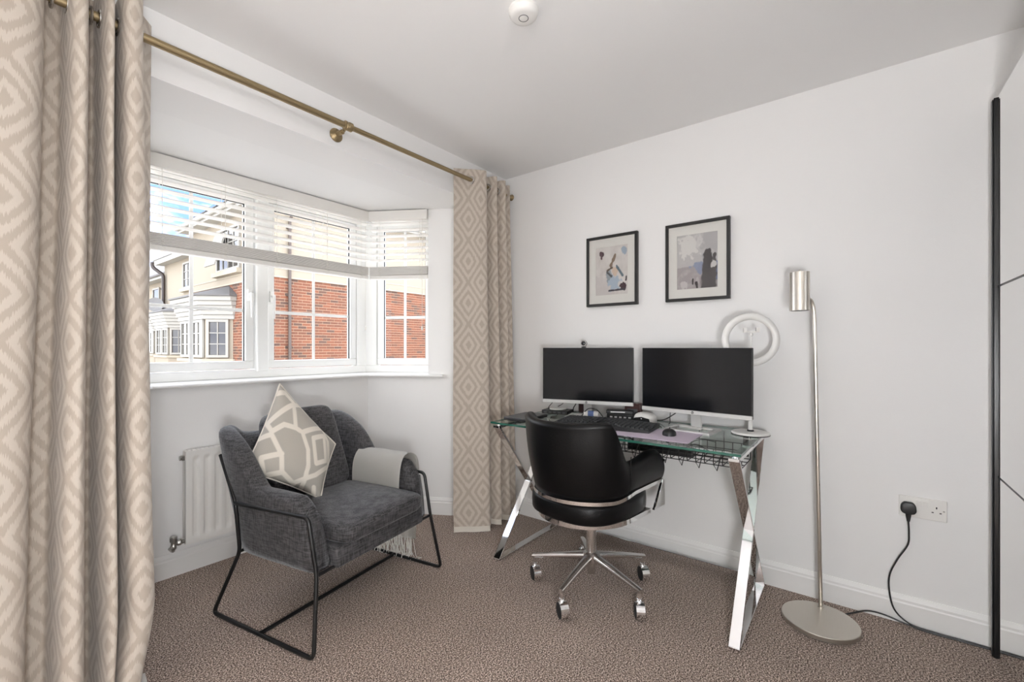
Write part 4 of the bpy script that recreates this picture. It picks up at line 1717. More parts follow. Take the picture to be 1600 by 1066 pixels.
for k in range(5):
    a = math.radians(181 + 72 * k) + 0.14
    dr = Vector((math.cos(a), math.sin(a), 0))
    sd = Vector((-dr.y, dr.x, 0))
    b = B()
    rg = []
    for t in range(9):
        u = t / 8
        c = dr * lerp(0.022, 0.300, u) + Vector((0, 0, lerp(0.158, 0.114, u ** 1.1)))
        w, h = lerp(0.021, 0.0125, u), lerp(0.018, 0.009, u)
        rg.append([b.bm.verts.new(c + sd * (w * math.copysign(abs(math.cos(q)) ** 0.7, math.cos(q))) + Vector((0, 0, h * math.copysign(abs(math.sin(q)) ** 0.7, math.sin(q))))) for q in [2 * PI * j / 14 for j in range(14)]])
    for a_, c_ in zip(rg, rg[1:]):
        for j in range(14):
            b.bm.faces.new((a_[j], a_[(j + 1) % 14], c_[(j + 1) % 14], c_[j]))
    b.bm.faces.new(rg[0][::-1])
    b.bm.faces.new(rg[-1])
    b.done('base_leg', 'chrome_dull', ch, smooth=True)
    p = dr * 0.288
    sw = PI + TH + 0.14 + (0.25, -0.1, 0.15, -0.2, 0.3)[k]
    rl_ = Vector((math.cos(sw), math.sin(sw), 0))          # rolling direction
    ax = Vector((-rl_.y, rl_.x, 0))
    w0 = p + rl_ * 0.014 + Vector((0, 0, 0.0335))
    b = B()
    for s2 in (-1, 1):
        b.lathe([(0.026, 0.0), (0.0325, 0.003), (0.0335, 0.008), (0.0325, 0.013), (0.024, 0.016)], w0 + ax * (0.006 if s2 > 0 else -0.006), 24, axis=tuple(ax * s2))
    wheel = b.done('caster', 'rubber', ch, smooth=True)
    b = B()
    arc = [w0 + rl_ * (0.0365 * math.cos(q)) + Vector((0, 0, 0.0365 * math.sin(q))) for q in [math.radians(-34 + 190 * j / 14) for j in range(15)]]
    inn = [w0 + rl_ * (0.0345 * math.cos(q)) + Vector((0, 0, 0.0345 * math.sin(q))) for q in [math.radians(-34 + 190 * j / 14) for j in range(15)]]
    for i in range(14):
        b.obox(arc[i] - ax * 0.0185, arc[i + 1] - arc[i], ax * 0.037, inn[i] - arc[i])
    b.cyl(p + Vector((0, 0, 0.062)), p + Vector((0, 0, 0.114)), 0.0100, 12)
    b.cyl(p + Vector((0, 0, 0.066)), p + Vector((0, 0, 0.080)), 0.012, 12)
    b.done('caster_hood', 'chrome', wheel, smooth=True)

# ------------------------------------------------------------------ armchair
AC = Vector((1.19, 2.0, 0))
APHI = math.atan2(0.178, 0.984)
ac = thing('armchair', 'charcoal grey fabric armchair on a black wire frame in the bay', 'armchair', AC, rotz=APHI)


def A(u, v, z):
    """armchair coordinates: u forward, v to the chair's picture-right, z up -> local"""
    return Vector((v, -u, z))


# wraparound shell: arms, wings and back as one continuous upholstered sweep
ctrl = [(0.285, -0.298), (0.18, -0.301), (0.06, -0.304), (-0.06, -0.306), (-0.160, -0.302), (-0.222, -0.268), (-0.250, -0.18), (-0.258, 0.0),
        (-0.250, 0.18), (-0.222, 0.268), (-0.160, 0.302), (-0.06, 0.306), (0.06, 0.304), (0.18, 0.301), (0.285, 0.298)]
cp = catmull([(p[0], p[1], 0) for p in ctrl], 7)
b = B()
rings = []
NP = len(cp)
for i, p in enumerate(cp):
    t = (cp[min(i + 1, NP - 1)] - cp[max(i - 1, 0)]).normalized()
    nn = Vector((-t.y, t.x, 0))
    if nn.dot(Vector((p.x - 0.05, p.y, 0))) < 0:
        nn = -nn                                    # outward
    u, v = p.x, p.y
    s_end = min(i, NP - 1 - i) / 7.0                # spans from the arm front
    backness = sstep(0.02, -0.20, u) if False else sstep(-0.02, 0.22, -u)
    zt_ = 0.578 - 0.050 * (1 - sstep(0.0, 0.9, s_end)) + 0.005 * sstep(0.5, 2.0, s_end)
    zt_ = lerp(zt_, 0.812, sstep(0.04, 0.215, -u))
    zt_ -= 0.05 * sstep(0.235, 0.255, -u)
    zb = 0.288
    th = 0.082
    endf = sstep(-0.25, 0.55, s_end)
    th_e = th * lerp(0.45, 1.0, endf)
    ring = []
    m = 10
    for k in range(m + 1):
        z = lerp(zb, zt_ - th_e * 0.5, k / m)
        off = th_e / 2 + 0.006 * math.sin(PI * k / m)
        ring.append((off, z))
    for k in range(1, 8):
        a = PI * k / 8
        ring.append((th_e / 2 * math.cos(a), zt_ - th_e * 0.5 + th_e * 0.5 * math.sin(a)))
    for k in range(m + 1):
        z = lerp(zt_ - th_e * 0.5, zb, k / m)
        ring.append((-th_e / 2 - 0.004 * math.sin(PI * k / m), z))
    vs_ = []
    for off, z in ring:
        hz = (z - 0.29)
        lean_u = -0.30 * hz * backness * (0.35 + 0.65 * sstep(0.1, 0.24, -u)) - 0.20 * hz * (1 - sstep(0.0, 1.6, s_end))
        lean_v = math.copysign(0.075 * hz * (1 - 0.2 * backness), v) * min(1.0, abs(v) / 0.2)
        q = A(u + nn.x * off + lean_u, v + nn.y * off + lean_v, z)
        vs_.append(b.bm.verts.new(q))
    rings.append(vs_)
for r0, r1 in zip(rings, rings[1:]):
    L_ = len(r0)
    for k in range(L_):
        b.bm.faces.new((r0[k], r0[(k + 1) % L_], r1[(k + 1) % L_], r1[k]))
f0 = b.bm.faces.new(rings[0])
f1 = b.bm.faces.new(rings[-1][::-1])
bmesh.ops.bevel(b.bm, geom=list(set(list(f0.edges) + list(f1.edges))), offset=0.016, segments=3, affect='EDGES')
b.done('shell', 'grey_fabric', ac, smooth='all')
b = B()
b.ngon([A(0.318, -0.27, 0.288), A(0.312, -0.27, 0.372), A(-0.22, -0.27, 0.350), A(-0.22, -0.27, 0.288)], (0.54, 0, 0))
b.bevel(0.012, 3)
b.done('seat_base', 'grey_fabric', ac, smooth=True)
b = B()


def seat_crown(q):
    if q.z > 0:
        q.z += 0.018 * max(0, 1 - (q.x / 0.25) ** 2) * max(0, 1 - (q.y / 0.29) ** 2)
    return q


rounded_block(b, A(0.075, 0, 0.412), (0.253, 0.278, 0.048), 0.42, 0.22, 64, 24, seat_crown)
b.done('seat_cushion', 'grey_fabric', ac, smooth='all')
b = B()
bl = math.radians(17)


def back_tilt(q):
    q.y += 0.010 * (1 - (q.x / 0.24) ** 2) * (-1 if q.y < 0 else 0)
    yy = q.y * math.cos(bl) + q.z * math.sin(bl)
    zz_ = -q.y * math.sin(bl) + q.z * math.cos(bl)
    return Vector((q.x * (1 - 0.08 * (q.z / 0.2)), yy, zz_))


rounded_block(b, A(-0.232, 0, 0.650), (0.206, 0.056, 0.218), 0.28, 0.34, 56, 28, back_tilt)
b.done('back_cushion', 'grey_fabric', ac, smooth='all')
for sg in (-1, 1):
    b = B()
    F0, F1_, F2_, F3_ = A(0.335, sg * 0.395, 0.010), A(0.298, sg * 0.352, 0.296), A(0.255, sg * 0.356, 0.512), A(-0.195, sg * 0.368, 0.502)
    R0, R1_, R4_ = A(-0.310, sg * 0.395, 0.010), A(-0.190, sg * 0.352, 0.288), A(-0.345, sg * 0.346, 0.690)
    b.tube(bend([A(-0.02, sg * 0.395, 0.010), R0, R1_, F3_, R4_], 0.028, 6), 0.0082, 10)
    b.tube(bend([A(-0.02, sg * 0.395, 0.010), F0, F1_, F2_, F3_], 0.028, 6), 0.0082, 10)
    b.done('side_frame', 'black_metal', ac, smooth=True)
b = B()
b.tube([A(0.01, -0.395, 0.010), A(0.01, 0.395, 0.010)], 0.0082, 10)
b.done('cross_bar', 'black_metal', ac, smooth=True)
b = B()
b.tube([A(0.296, -0.352, 0.294), A(0.296, 0.352, 0.294)], 0.007, 8)
b.tube([A(-0.190, -0.352, 0.288), A(-0.190, 0.352, 0.288)], 0.007, 8)
b.done('seat_rail', 'black_metal', ac, smooth=True)

# throw folded over the right arm, its fringe hanging to the floor
MA = Matrix.Translation(AC) @ Matrix.Rotation(APHI, 4, 'Z')


def AW(u, v, z):
    return MA @ A(u, v, z)


tw = thing('throw_blanket', 'white fringed throw folded over the right arm of the armchair', 'blanket', AW(0.0, 0.36, 0.0), world_children=True)
sec = [(0.252, 0.432), (0.252, 0.500), (0.262, 0.560), (0.284, 0.596), (0.314, 0.606), (0.350, 0.594), (0.374, 0.560), (0.380, 0.48), (0.384, 0.38), (0.388, 0.26), (0.392, 0.16), (0.396, 0.115)]
cs = catmull([(p[0], p[1], 0) for p in sec], 6)


def throw_sheet(lift, u0, u1, drop):
    bb = B()
    n = len(cs)

    def f(a, t):
        i = a * (n - 1)
        k = min(int(i), n - 2)
        p = cs[k].lerp(cs[k + 1], i - k)
        tt = (cs[min(k + 1, n - 1)] - cs[max(k - 1, 0)]).normalized()
        nrm = Vector((-tt.y, tt.x, 0))
        wob = 0.004 * noise.noise((a * 6, t * 4, lift * 100)) + 0.006 * sstep(0.75, 1.0, a) * math.sin(t * 22)
        u = lerp(u0, u1, t) + 0.006 * noise.noise((a * 4, 3, lift * 50)) * (1 if t in (0, 1) else 0)
        sl = 0.008 * math.sin(t * PI) * (1 - sstep(0.0, 0.1, a)) - drop * (1 - sstep(0.0, 0.16, a))
        q = p + nrm * (lift + wob)
        return AW(u - 0.03 * sstep(0.6, 1, a), q.x, q.y + sl)
    bb.grid(f, 66, 24)
    bmesh.ops.solidify(bb.bm, geom=bb.bm.faces[:], thickness=0.0045)
    return bb


throw_sheet(0.013, -0.150, 0.185, 0.0).done('top_fold', 'throw', tw, smooth='all')
throw_sheet(0.006, -0.155, 0.176, 0.022).done('under_fold', 'throw', tw, smooth='all')
b = B()
for k in range(64):
    u = lerp(-0.145, 0.140, k / 63) + random.uniform(-0.003, 0.003)
    v = 0.398 + random.uniform(-0.006, 0.010)
    sw, sv = random.uniform(-0.018, 0.018), random.uniform(-0.01, 0.022)
    pts_ = [AW(u, v - 0.002, 0.128), AW(u + sw * 0.3, v + sv * 0.3, 0.085), AW(u + sw, v + sv * 0.8, 0.035 + random.uniform(0, 0.02)), AW(u + sw * 1.6, v + sv * 1.4, 0.008)]
    if k % 3 == 0:
        pts_ += [AW(u + sw * 1.6 + 0.022, v + sv + 0.018, 0.006), AW(u + sw * 1.6 + 0.018, v + sv - 0.012, 0.009)]
    b.tube(catmull(pts_, 4), 0.0019, 5)
o = b.done('fringe', 'throw', tw, smooth=True)
o['kind'] = 'stuff'
b = B()
b.obox(AW(0.105, 0.412, 0.135), (MA.to_3x3() @ A(0.040, 0.0, 0)), (MA.to_3x3() @ A(0, 0.0012, 0)), (0, 0.0, 0.055))
b.done('care_label', 'white_plastic', tw)

# patterned cushion standing on its corner
T_, L__, B_, R_ = Vector((1.035, 2.245, 0.997)), Vector((0.8335, 2.145, 0.630)), Vector((1.11, 2.0, 0.462)), Vector((1.262, 2.129, 0.677))
cen = (T_ + L__ + B_ + R_) / 4
nrm = (B_ - L__).cross(T_ - L__).normalized()
if nrm.y > 0:
    nrm = -nrm
SEG = [[(0.01, 0.89), (0.1, 0.96), (0.27, 0.93), (0.1, 0.65)], [(0.34, 1.0), (0.26, 0.9)], [(0.12, 0.46), (0.23, 0.6), (0.38, 0.65), (0.48, 0.66), (0.62, 0.51), (0.69, 0.32), (0.72, 0.0)],
       [(0.48, 0.66), (0.74, 1.0)], [(0.74, 1.0), (0.86, 0.87), (0.99, 0.53)], [(0.61, 0.05), (0.82, 0.26), (0.99, 0.53)], [(0.64, 0.7), (0.78, 0.88), (0.91, 0.56), (0.78, 0.41), (0.64, 0.7)],
       [(0.13, 0.43), (0.33, 0.28), (0.41, 0.11), (0.61, 0.03)], [(0.33, 0.29), (0.12, 0.16), (0.23, 0.0), (0.41, 0.1)], [(0.10, 0.65), (0.02, 0.52), (0.12, 0.46)], [(0.0, 0.34), (0.13, 0.43)],
       [(0.86, 0.10), (0.90, 0.0)], [(0.38, 0.65), (0.26, 0.90)]]
PT_HEX = []


def seg_d(a, bq, segs):
    best = 9
    for pl_ in segs:
        for (x0, y0), (x1, y1) in zip(pl_, pl_[1:]):
            dx, dy = x1 - x0, y1 - y0
            t = max(0, min(1, ((a - x0) * dx + (bq - y0) * dy) / (dx * dx + dy * dy + 1e-9)))
            best = min(best, math.hypot(a - x0 - dx * t, bq - y0 - dy * t))
    return best


cu = thing('cushion', 'taupe cushion with cream geometric lines standing on its corner in the armchair', 'cushion', (1.08, 2.05, 0.46), world_children=True)


def cush_pt(a, bq, side):
    base = L__ * (1 - a) * (1 - bq) + B_ * a * (1 - bq) + R_ * a * bq + T_ * (1 - a) * bq
    ca, cb_ = 2 * a - 1, 2 * bq - 1
    puff = ((1 - abs(ca) ** 2.6) * (1 - abs(cb_) ** 2.6))
    puff = max(0.0, puff) ** 0.62
    pin = 0.050 * (1 - abs(ca) ** 2) * abs(cb_) ** 6 + 0.050 * (1 - abs(cb_) ** 2) * abs(ca) ** 6
    base = base + (cen - base) * pin
    wr_ = 0.004 * noise.noise((a * 6, bq * 6, side * 3)) * (1 - puff * 0.6)
    return base + nrm * (side * (0.082 * puff + 0.0005) + wr_)


NG = 110
for side, nm in ((1, 'front_cover'), (-1, 'back_cover')):
    b = B()
    V_ = b.grid(lambda u, v: cush_pt(u, v, side), NG, NG)
    cl = b.bm.loops.layers.float_color.new('Col')
    TA, CRM = srgb(176, 170, 160), srgb(226, 219, 207)
    cols = {}
    for i in range(NG + 1):
        for j in range(NG + 1):
            dd = seg_d(i / NG, j / NG, SEG) if side > 0 else 1.0
            k = 1 - sstep(0.025, 0.033, dd)
            if side < 0:
                k = 1.0
            cols[V_[i][j]] = tuple(lerp(TA[q], CRM[q], k) for q in range(3)) + (1,)
    for f in b.bm.faces:
        for lp in f.loops:
            lp[cl] = cols[lp.vert]
    b.done(nm, 'cushion', cu, smooth='all')
b = B()
edge = [cush_pt(k / 40, 0, 0) for k in range(40)] + [cush_pt(1, k / 40, 0) for k in range(40)] + [cush_pt(1 - k / 40, 1, 0) for k in range(40)] + [cush_pt(0, 1 - k / 40, 0) for k in range(40)]
b.tube(edge, 0.0042, 6, closed=True)
b.done('piping', 'lining', cu, smooth=True)

# ------------------------------------------------------------------ floor lamp
fl = thing('floor_lamp', 'brushed nickel floor lamp with cylinder head beside the desk', 'floor lamp', (2.303, 0.118, 0))
b = B()
b.lathe([(0.1385, 0.0), (0.1405, 0.002), (0.1405, 0.018), (0.1385, 0.020), (0.004, 0.0202)], (0, 0, 0), 72)
b.done('base', 'nickel_base', fl, smooth=True)
b = B()
pb0 = Vector((0.108, 0.002, 0.0202))
pt_ = Vector((0.108, 0.026, 1.335))
hd = Vector((0.030, 0.075, 1.425))
b.tube(bend([pb0, pt_, Vector((0.092, 0.036, 1.395)), hd + Vector((0.028, -0.014, -0.03))], 0.06, 7), 0.0083, 14)
b.lathe([(0.012, 0.0), (0.012, 0.004), (0.0085, 0.006)], pb0, 16)
b.done('stem', 'nickel', fl, smooth=True)
b = B()
b.lathe([(0.037, -0.085), (0.0385, -0.0845), (0.0385, 0.0840), (0.037, 0.0850)], hd, 40)
b.done('shade', 'nickel', fl, smooth=True)
b = B()
b.lathe([(0.034, -0.0856), (0.034, -0.0850)], hd, 32)
b.done('bulb_recess', 'grey_plastic', fl)
b = B()
b.lathe([(0.0045, 0.085), (0.0045, 0.094), (0.003, 0.096)], hd, 10)
b.done('top_screw', 'nickel', fl, smooth=True)

# ------------------------------------------------------------------ socket, plug and leads
so = thing('double_socket', 'white double wall socket with switches low on the wall', 'socket', (XD, -0.225, 0.500), world_children=True)
b = B()
b.box(XD - 0.009, XD, -0.300, -0.150, 0.457, 0.545)
b.bevel(0.003, 2)
b.done('plate', 'white_plastic', so)
for y in (-0.213, -0.234):
    b = B()
    b.ngon([(XD - 0.0088, y - 0.0085, 0.508), (XD - 0.0115, y - 0.0085, 0.508), (XD - 0.0145, y - 0.0085, 0.532), (XD - 0.0088, y - 0.0085, 0.532)], (0, 0.017, 0))
    b.done('switch', 'white_plastic', so)
for (y, z, w, h) in ((-0.268, 0.512, 0.004, 0.008), (-0.256, 0.492, 0.0066, 0.004), (-0.280, 0.492, 0.0066, 0.004)):
    b = B()
    b.box(XD - 0.0094, XD - 0.0086, y - w / 2, y + w / 2, z - h / 2, z + h / 2)
    b.done('pin_hole', 'hole', so)
for y in (-0.160, -0.290):
    b = B()
    b.lathe([(0.0035, 0), (0.0035, 0.0008)], (XD - 0.009, y, 0.502), 12, axis=(-1, 0, 0))
    b.done('screw', 'valve', so)
pg = thing('plug', 'black three-pin plug pushed into the left socket', 'plug', (XD - 0.010, -0.180, 0.490), world_children=True)
b = B()
sh = [(-0.026, -0.012), (-0.020, -0.022), (-0.008, -0.026), (0.010, -0.026), (0.022, -0.020), (0.026, -0.008), (0.024, 0.014), (0.014, 0.026), (-0.014, 0.026), (-0.024, 0.014)]
b.ngon([(XD - 0.0092, -0.180 + y, 0.497 + z) for y, z in sh], (-0.022, 0, 0))
b.bevel(0.006, 3)
b.done('body', 'black_plastic', pg, smooth=True)
b = B()
b.tube([(XD - 0.018, -0.180, 0.476), (XD - 0.018, -0.180, 0.462), (XD - 0.018, -0.180, 0.440)], 0.007, 10, rad=[0.011, 0.009, 0.0055])
b.done('strain_relief', 'black_plastic', pg, smooth=True)
cable('black lead falling from the plug to the skirting and on towards the wardrobe',
      [(XD - 0.018, -0.180, 0.442), (XD - 0.018, -0.182, 0.39), (XD - 0.018, -0.178, 0.34), (XD - 0.020, -0.145, 0.27), (XD - 0.024, -0.120, 0.20), (XD - 0.026, -0.118, 0.13), (XD - 0.030, -0.135, 0.055), (XD - 0.034, -0.185, 0.014), (XD - 0.030, -0.26, 0.006), (XD - 0.026, -0.36, 0.005), (XD - 0.024, -0.52, 0.005), (XD - 0.024, -0.9, 0.005)], 0.0032, n=10)
cable('black flex trailing from the floor lamp base along the skirting',
      [(2.420, 0.045, 0.006), (2.470, 0.005, 0.007), (XD - 0.040, -0.045, 0.022), (XD - 0.028, -0.10, 0.020), (XD - 0.030, -0.17, 0.008), (XD - 0.040, -0.24, 0.005), (XD - 0.036, -0.36, 0.005), (XD - 0.036, -0.52, 0.005), (XD - 0.036, -0.9, 0.005)], 0.0034, n=10)


# ------------------------------------------------------------------ pictures
def blob(p, c, r, sq=1.0, rough=0.5, seed=0):
    d_ = math.hypot((p[0] - c[0]) / sq, p[1] - c[1]) / r
    d_ += rough * noise.noise((p[0] * 9 + seed, p[1] * 9, seed)) + 0.4 * rough * noise.noise((p[0] * 26, p[1] * 26 + seed, 3))
    return 1 - sstep(0.85, 1.08, d_)


def stroke(p, a, c, w, seed=0, rough=0.6):
    dx, dy = c[0] - a[0], c[1] - a[1]
    t = max(0, min(1, ((p[0] - a[0]) * dx + (p[1] - a[1]) * dy) / (dx * dx + dy * dy)))
    d_ = math.hypot(p[0] - a[0] - dx * t, p[1] - a[1] - dy * t) / w
    d_ += rough * noise.noise((p[0] * 14 + seed, p[1] * 14, seed))
    return 1 - sstep(0.8, 1.1, d_)


def mixc(c, col, k):
    return tuple(lerp(c[q], col[q], k) for q in range(3))


def art_one(p):
    """pale wash with blue-grey, tan and dark marks; p in 0..1, x right, y up"""
    n_ = 0.5 + 0.5 * noise.noise((p[0] * 4, p[1] * 5, 1)) + 0.25 * noise.noise((p[0] * 13, p[1] * 13, 7))
    c = mixc(srgb(206, 199, 195)[:3], srgb(228, 224, 219)[:3], max(0, min(1, n_)))
    c = mixc(c, srgb(205, 198, 196)[:3], 0.6 * blob(p, (0.2, 0.15), 0.3, 1.4, 0.6, 3))
    c = mixc(c, srgb(176, 190, 204)[:3], blob(p, (0.58, 0.24), 0.16, 1.1, 0.7, 5))
    c = mixc(c, srgb(160, 176, 192)[:3], 0.9 * blob(p, (0.88, 0.88), 0.09, 0.8, 0.6, 9))
    c = mixc(c, srgb(150, 158, 164)[:3], 0.9 * blob(p, (0.44, 0.40), 0.10, 1.2, 0.7, 12))
    c = mixc(c, srgb(214, 190, 168)[:3], 0.85 * blob(p, (0.60, 0.48), 0.10, 0.8, 0.6, 15))
    c = mixc(c, srgb(108, 122, 130)[:3], stroke(p, (0.66, 0.58), (0.84, 0.38), 0.030, 2))
    c = mixc(c, srgb(140, 122, 106)[:3], stroke(p, (0.48, 0.60), (0.60, 0.80), 0.040, 4))
    c = mixc(c, srgb(110, 96, 88)[:3], stroke(p, (0.36, 0.50), (0.52, 0.56), 0.022, 6))
    c = mixc(c, srgb(96, 98, 100)[:3], stroke(p, (0.36, 0.47), (0.50, 0.38), 0.026, 8))
    c = mixc(c, srgb(84, 64, 68)[:3], blob(p, (0.20, 0.86), 0.055, 1.6, 0.9, 21))
    c = mixc(c, srgb(96, 76, 80)[:3], stroke(p, (0.17, 0.86), (0.18, 0.77), 0.030, 23))
    c = mixc(c, srgb(74, 56, 62)[:3], blob(p, (0.86, 0.16), 0.085, 1.0, 0.9, 27))
    c = mixc(c, srgb(70, 66, 72)[:3], stroke(p, (0.42, 0.085), (0.90, 0.095), 0.020, 31))
    c = mixc(c, srgb(70, 62, 66)[:3], stroke(p, (0.94, 0.28), (0.95, 0.34), 0.022, 33))
    return c


def art_two(p):
    """grey sky with a white cloud, mauve-grey ground, charcoal mass with blue edge"""
    hz = 0.40 + 0.02 * noise.noise((p[0] * 5, 0, 2)) + 0.05 * p[0]
    c = srgb(196, 193, 192)[:3] if p[1] > hz else srgb(172, 164, 164)[:3]
    c = mixc(c, srgb(214, 210, 208)[:3], max(0, 0.5 * noise.noise((p[0] * 6, p[1] * 9, 3)) + 0.25 * noise.noise((p[0] * 20, p[1] * 20, 5))))
    c = mixc(c, srgb(222, 219, 215)[:3], blob(p, (0.30, 0.78), 0.20, 1.25, 0.8, 4))
    c = mixc(c, srgb(216, 213, 210)[:3], 0.8 * blob(p, (0.55, 0.88), 0.12, 0.8, 0.9, 6))
    c = mixc(c, srgb(176, 173, 174)[:3], 0.6 * blob(p, (0.85, 0.86), 0.20, 1.2, 0.8, 7))
    c = mixc(c, srgb(150, 158, 180)[:3], blob(p, (0.52, 0.42), 0.065, 2.6, 0.7, 11))
    c = mixc(c, srgb(146, 153, 175)[:3], stroke(p, (0.60, 0.44), (0.56, 0.30), 0.055, 13))
    c = mixc(c, srgb(120, 132, 160)[:3], stroke(p, (0.98, 0.44), (0.98, 0.16), 0.03, 15))
    c = mixc(c, srgb(88, 84, 85)[:3], stroke(p, (0.80, 0.34), (0.78, 0.0), 0.190, 17, 0.25))
    c = mixc(c, srgb(84, 80, 81)[:3], stroke(p, (0.76, 0.56), (0.76, 0.36), 0.115, 19, 0.35))
    c = mixc(c, srgb(84, 80, 80)[:3], stroke(p, (0.72, 0.66), (0.80, 0.66), 0.050, 21, 0.5))
    c = mixc(c, srgb(90, 86, 86)[:3], stroke(p, (0.92, 0.58), (0.93, 0.50), 0.040, 23))
    c = mixc(c, srgb(206, 204, 202)[:3], blob(p, (0.90, 0.42), 0.055, 1.3, 0.7, 25))
    c = mixc(c, srgb(206, 202, 200)[:3], blob(p, (0.17, 0.08), 0.085, 1.2, 0.7, 29))
    c = mixc(c, srgb(196, 190, 190)[:3], 0.8 * blob(p, (0.52, 0.14), 0.05, 0.8, 0.8, 31))
    c = mixc(c, srgb(60, 54, 54)[:3], stroke(p, (0.40, 0.17), (0.395, 0.09), 0.022, 33, 0.4))
    c = mixc(c, srgb(60, 54, 54)[:3], stroke(p, (0.49, 0.10), (0.50, 0.03), 0.035, 35, 0.6))
    return c


def picture(label, y0, y1, z0, z1, art, py0, py1, pz0, pz1):
    """y0 > y1: left edge has the larger y seen from the room"""
    r = thing('framed_picture', label, 'picture', (XD, (y0 + y1) / 2, z0), world_children=True, group='framed abstract prints above the desk')
    fw, fd = 0.016, 0.026
    ya, yb = min(y0, y1), max(y0, y1)
    bb = B()
    for (a0, a1, c0, c1) in ((ya, yb, z0, z0 + fw), (ya, yb, z1 - fw, z1), (ya, ya + fw, z0 + fw, z1 - fw), (yb - fw, yb, z0 + fw, z1 - fw)):
        bb.box(XD - fd, XD - 0.001, a0, a1, c0, c1)
    bb.bevel(0.0012, 1)
    bb.done('frame', 'frame_black', r)
    bb = B()
    xm = XD - 0.0125
    bb.box(xm, xm + 0.0015, ya + fw, yb - fw, z0 + fw, z1 - fw)
    bb.done('backing', 'mount', r)
    bb = B()                                     # bevel-cut mount with a window
    xo = XD - 0.0155
    qa, qb = min(py0, py1), max(py0, py1)
    for (a0, a1, c0, c1) in ((ya + fw, yb - fw, z0 + fw, pz0), (ya + fw, yb - fw, pz1, z1 - fw), (ya + fw, qa, pz0, pz1), (qb, yb - fw, pz0, pz1)):
        bb.box(xo, xm, a0, a1, c0, c1)
    bb.done('mount', 'mount', r)
    bb = B()
    nx_, nz_ = 90, 126
    Vv = bb.grid(lambda u, v: (xm - 0.0006, lerp(qb, qa, u), lerp(pz0, pz1, v)), nx_, nz_)
    cl_ = bb.bm.loops.layers.float_color.new('Col')
    cc = {}
    for i in range(nx_ + 1):
        for j in range(nz_ + 1):
            cc[Vv[i][j]] = art((i / nx_, j / nz_)) + (1,)
    for f in bb.bm.faces:
        for lp in f.loops:
            lp[cl_] = cc[lp.vert]
    bb.done('print', 'print', r)
    bb = B()
    bb.box(XD - 0.0205, XD - 0.0190, ya + fw, yb - fw, z0 + fw, z1 - fw)
    bb.done('glazing', 'picture_glass', r)
    return r


picture('black-framed abstract print with pale blue and tan brush marks, left of the pair', 1.343, 1.010, 1.432, 1.864, art_one, 1.282, 1.072, 1.500, 1.796)
picture('black-framed abstract print with a charcoal shape and white cloud, right of the pair', 0.845, 0.512, 1.432, 1.862, art_two, 0.783, 0.573, 1.498, 1.795)

# ------------------------------------------------------------------ mirrored wardrobe
wd = thing('wardrobe', 'tall wardrobe with mirrored doors and black edge profile at the right', 'wardrobe', (1.4, -0.72, 0), world_children=True)
YD = -0.424
b = B()
b.box(0.30, 2.500, -1.040, YD - 0.026, 0.0, 2.105)
b.done('carcass', 'white_plastic', wd)
doors = ((1.375, 2.445), (0.300, 1.372))
for k, (x0, x1) in enumerate(doors):
    b = B()
    b.box(x0, x1, YD - 0.024, YD - 0.004, 0.004, 2.116)
    dr_ = b.done('door', 'black_metal', wd)
    for z0, z1 in ((0.006, 0.690), (0.698, 1.402), (1.410, 2.114)):
        b = B()
        b.box(x0 + 0.003, x1 - 0.001, YD - 0.004, YD, z0, z1)
        b.done('mirror_panel', 'mirror', dr_)
b = B()
b.box(2.445, 2.475, YD - 0.026, YD + 0.007, 0.002, 2.122)
b.box(2.449, 2.470, YD + 0.007, YD + 0.0105, 0.002, 2.118)
b.bevel(0.0015, 1)
b.done('edge_profile', 'black_metal', wd)


# ------------------------------------------------------------------ outdoors: the houses across the way
b = B()
b.box(-40, 60, 3.2, 70, -0.60, -0.45)
g = structure(b.done('ground', 'ground'))


def ext_window(root, p0, p1, z0, z1, nx, nz, nrm, sill=True, depth=0.05, stone=False):
    """white casement in a vertical plane from plan point p0 to p1; nrm points to the viewer"""
    p0 = Vector((p0[0], p0[1], 0))
    p1 = Vector((p1[0], p1[1], 0))
    d = (p1 - p0)
    L_ = d.length
    d.normalize()
    nv3 = Vector((nrm[0], nrm[1], 0)).normalized()
    zv = Vector((0, 0, 1))

    def bx(bb, a, c, za, zb, na, nb):
        bb.obox(p0 + d * a + zv * za + nv3 * na, d * (c - a), nv3 * (nb - na), zv * (zb - za))
    fw = 0.07
    bb = B()
    bx(bb, 0, L_, z0, z0 + fw, 0.0, depth)
    bx(bb, 0, L_, z1 - fw, z1, 0.0, depth)
    bx(bb, 0, fw, z0 + fw, z1 - fw, 0.0, depth)
    bx(bb, L_ - fw, L_, z0 + fw, z1 - fw, 0.0, depth)
    w = bb.done('window_frame', 'ext_white', root)
    bb = B()
    for k in range(1, nx):
        u = fw + (L_ - 2 * fw) * k / nx
        bx(bb, u - 0.012, u + 0.012, z0 + fw, z1 - fw, 0.012, 0.032)
    for k in range(1, nz):
        zz_ = z0 + fw + (z1 - z0 - 2 * fw) * k / nz
        bx(bb, fw, L_ - fw, zz_ - 0.012, zz_ + 0.012, 0.012, 0.032)
    if nx > 1 or nz > 1:
        bb.done('glazing_bars', 'ext_white', w)
    du, dz = (L_ - 2 * fw) / nx, (z1 - z0 - 2 * fw) / nz
    for i in range(nx):
        for j in range(nz):
            bb = B()
            bx(bb, fw + du * i + 0.006, fw + du * (i + 1) - 0.006, z0 + fw + dz * j + 0.006, z0 + fw + dz * (j + 1) - 0.006, 0.006, 0.012)
            bb.done('pane', 'ext_pane', w)
    if sill:
        bb = B()
        bx(bb, -0.10, L_ + 0.10, z0 - 0.13, z0 - 0.005, 0.0, depth + 0.09)
        bb.done('window_sill', 'render_trim', root)
    return w


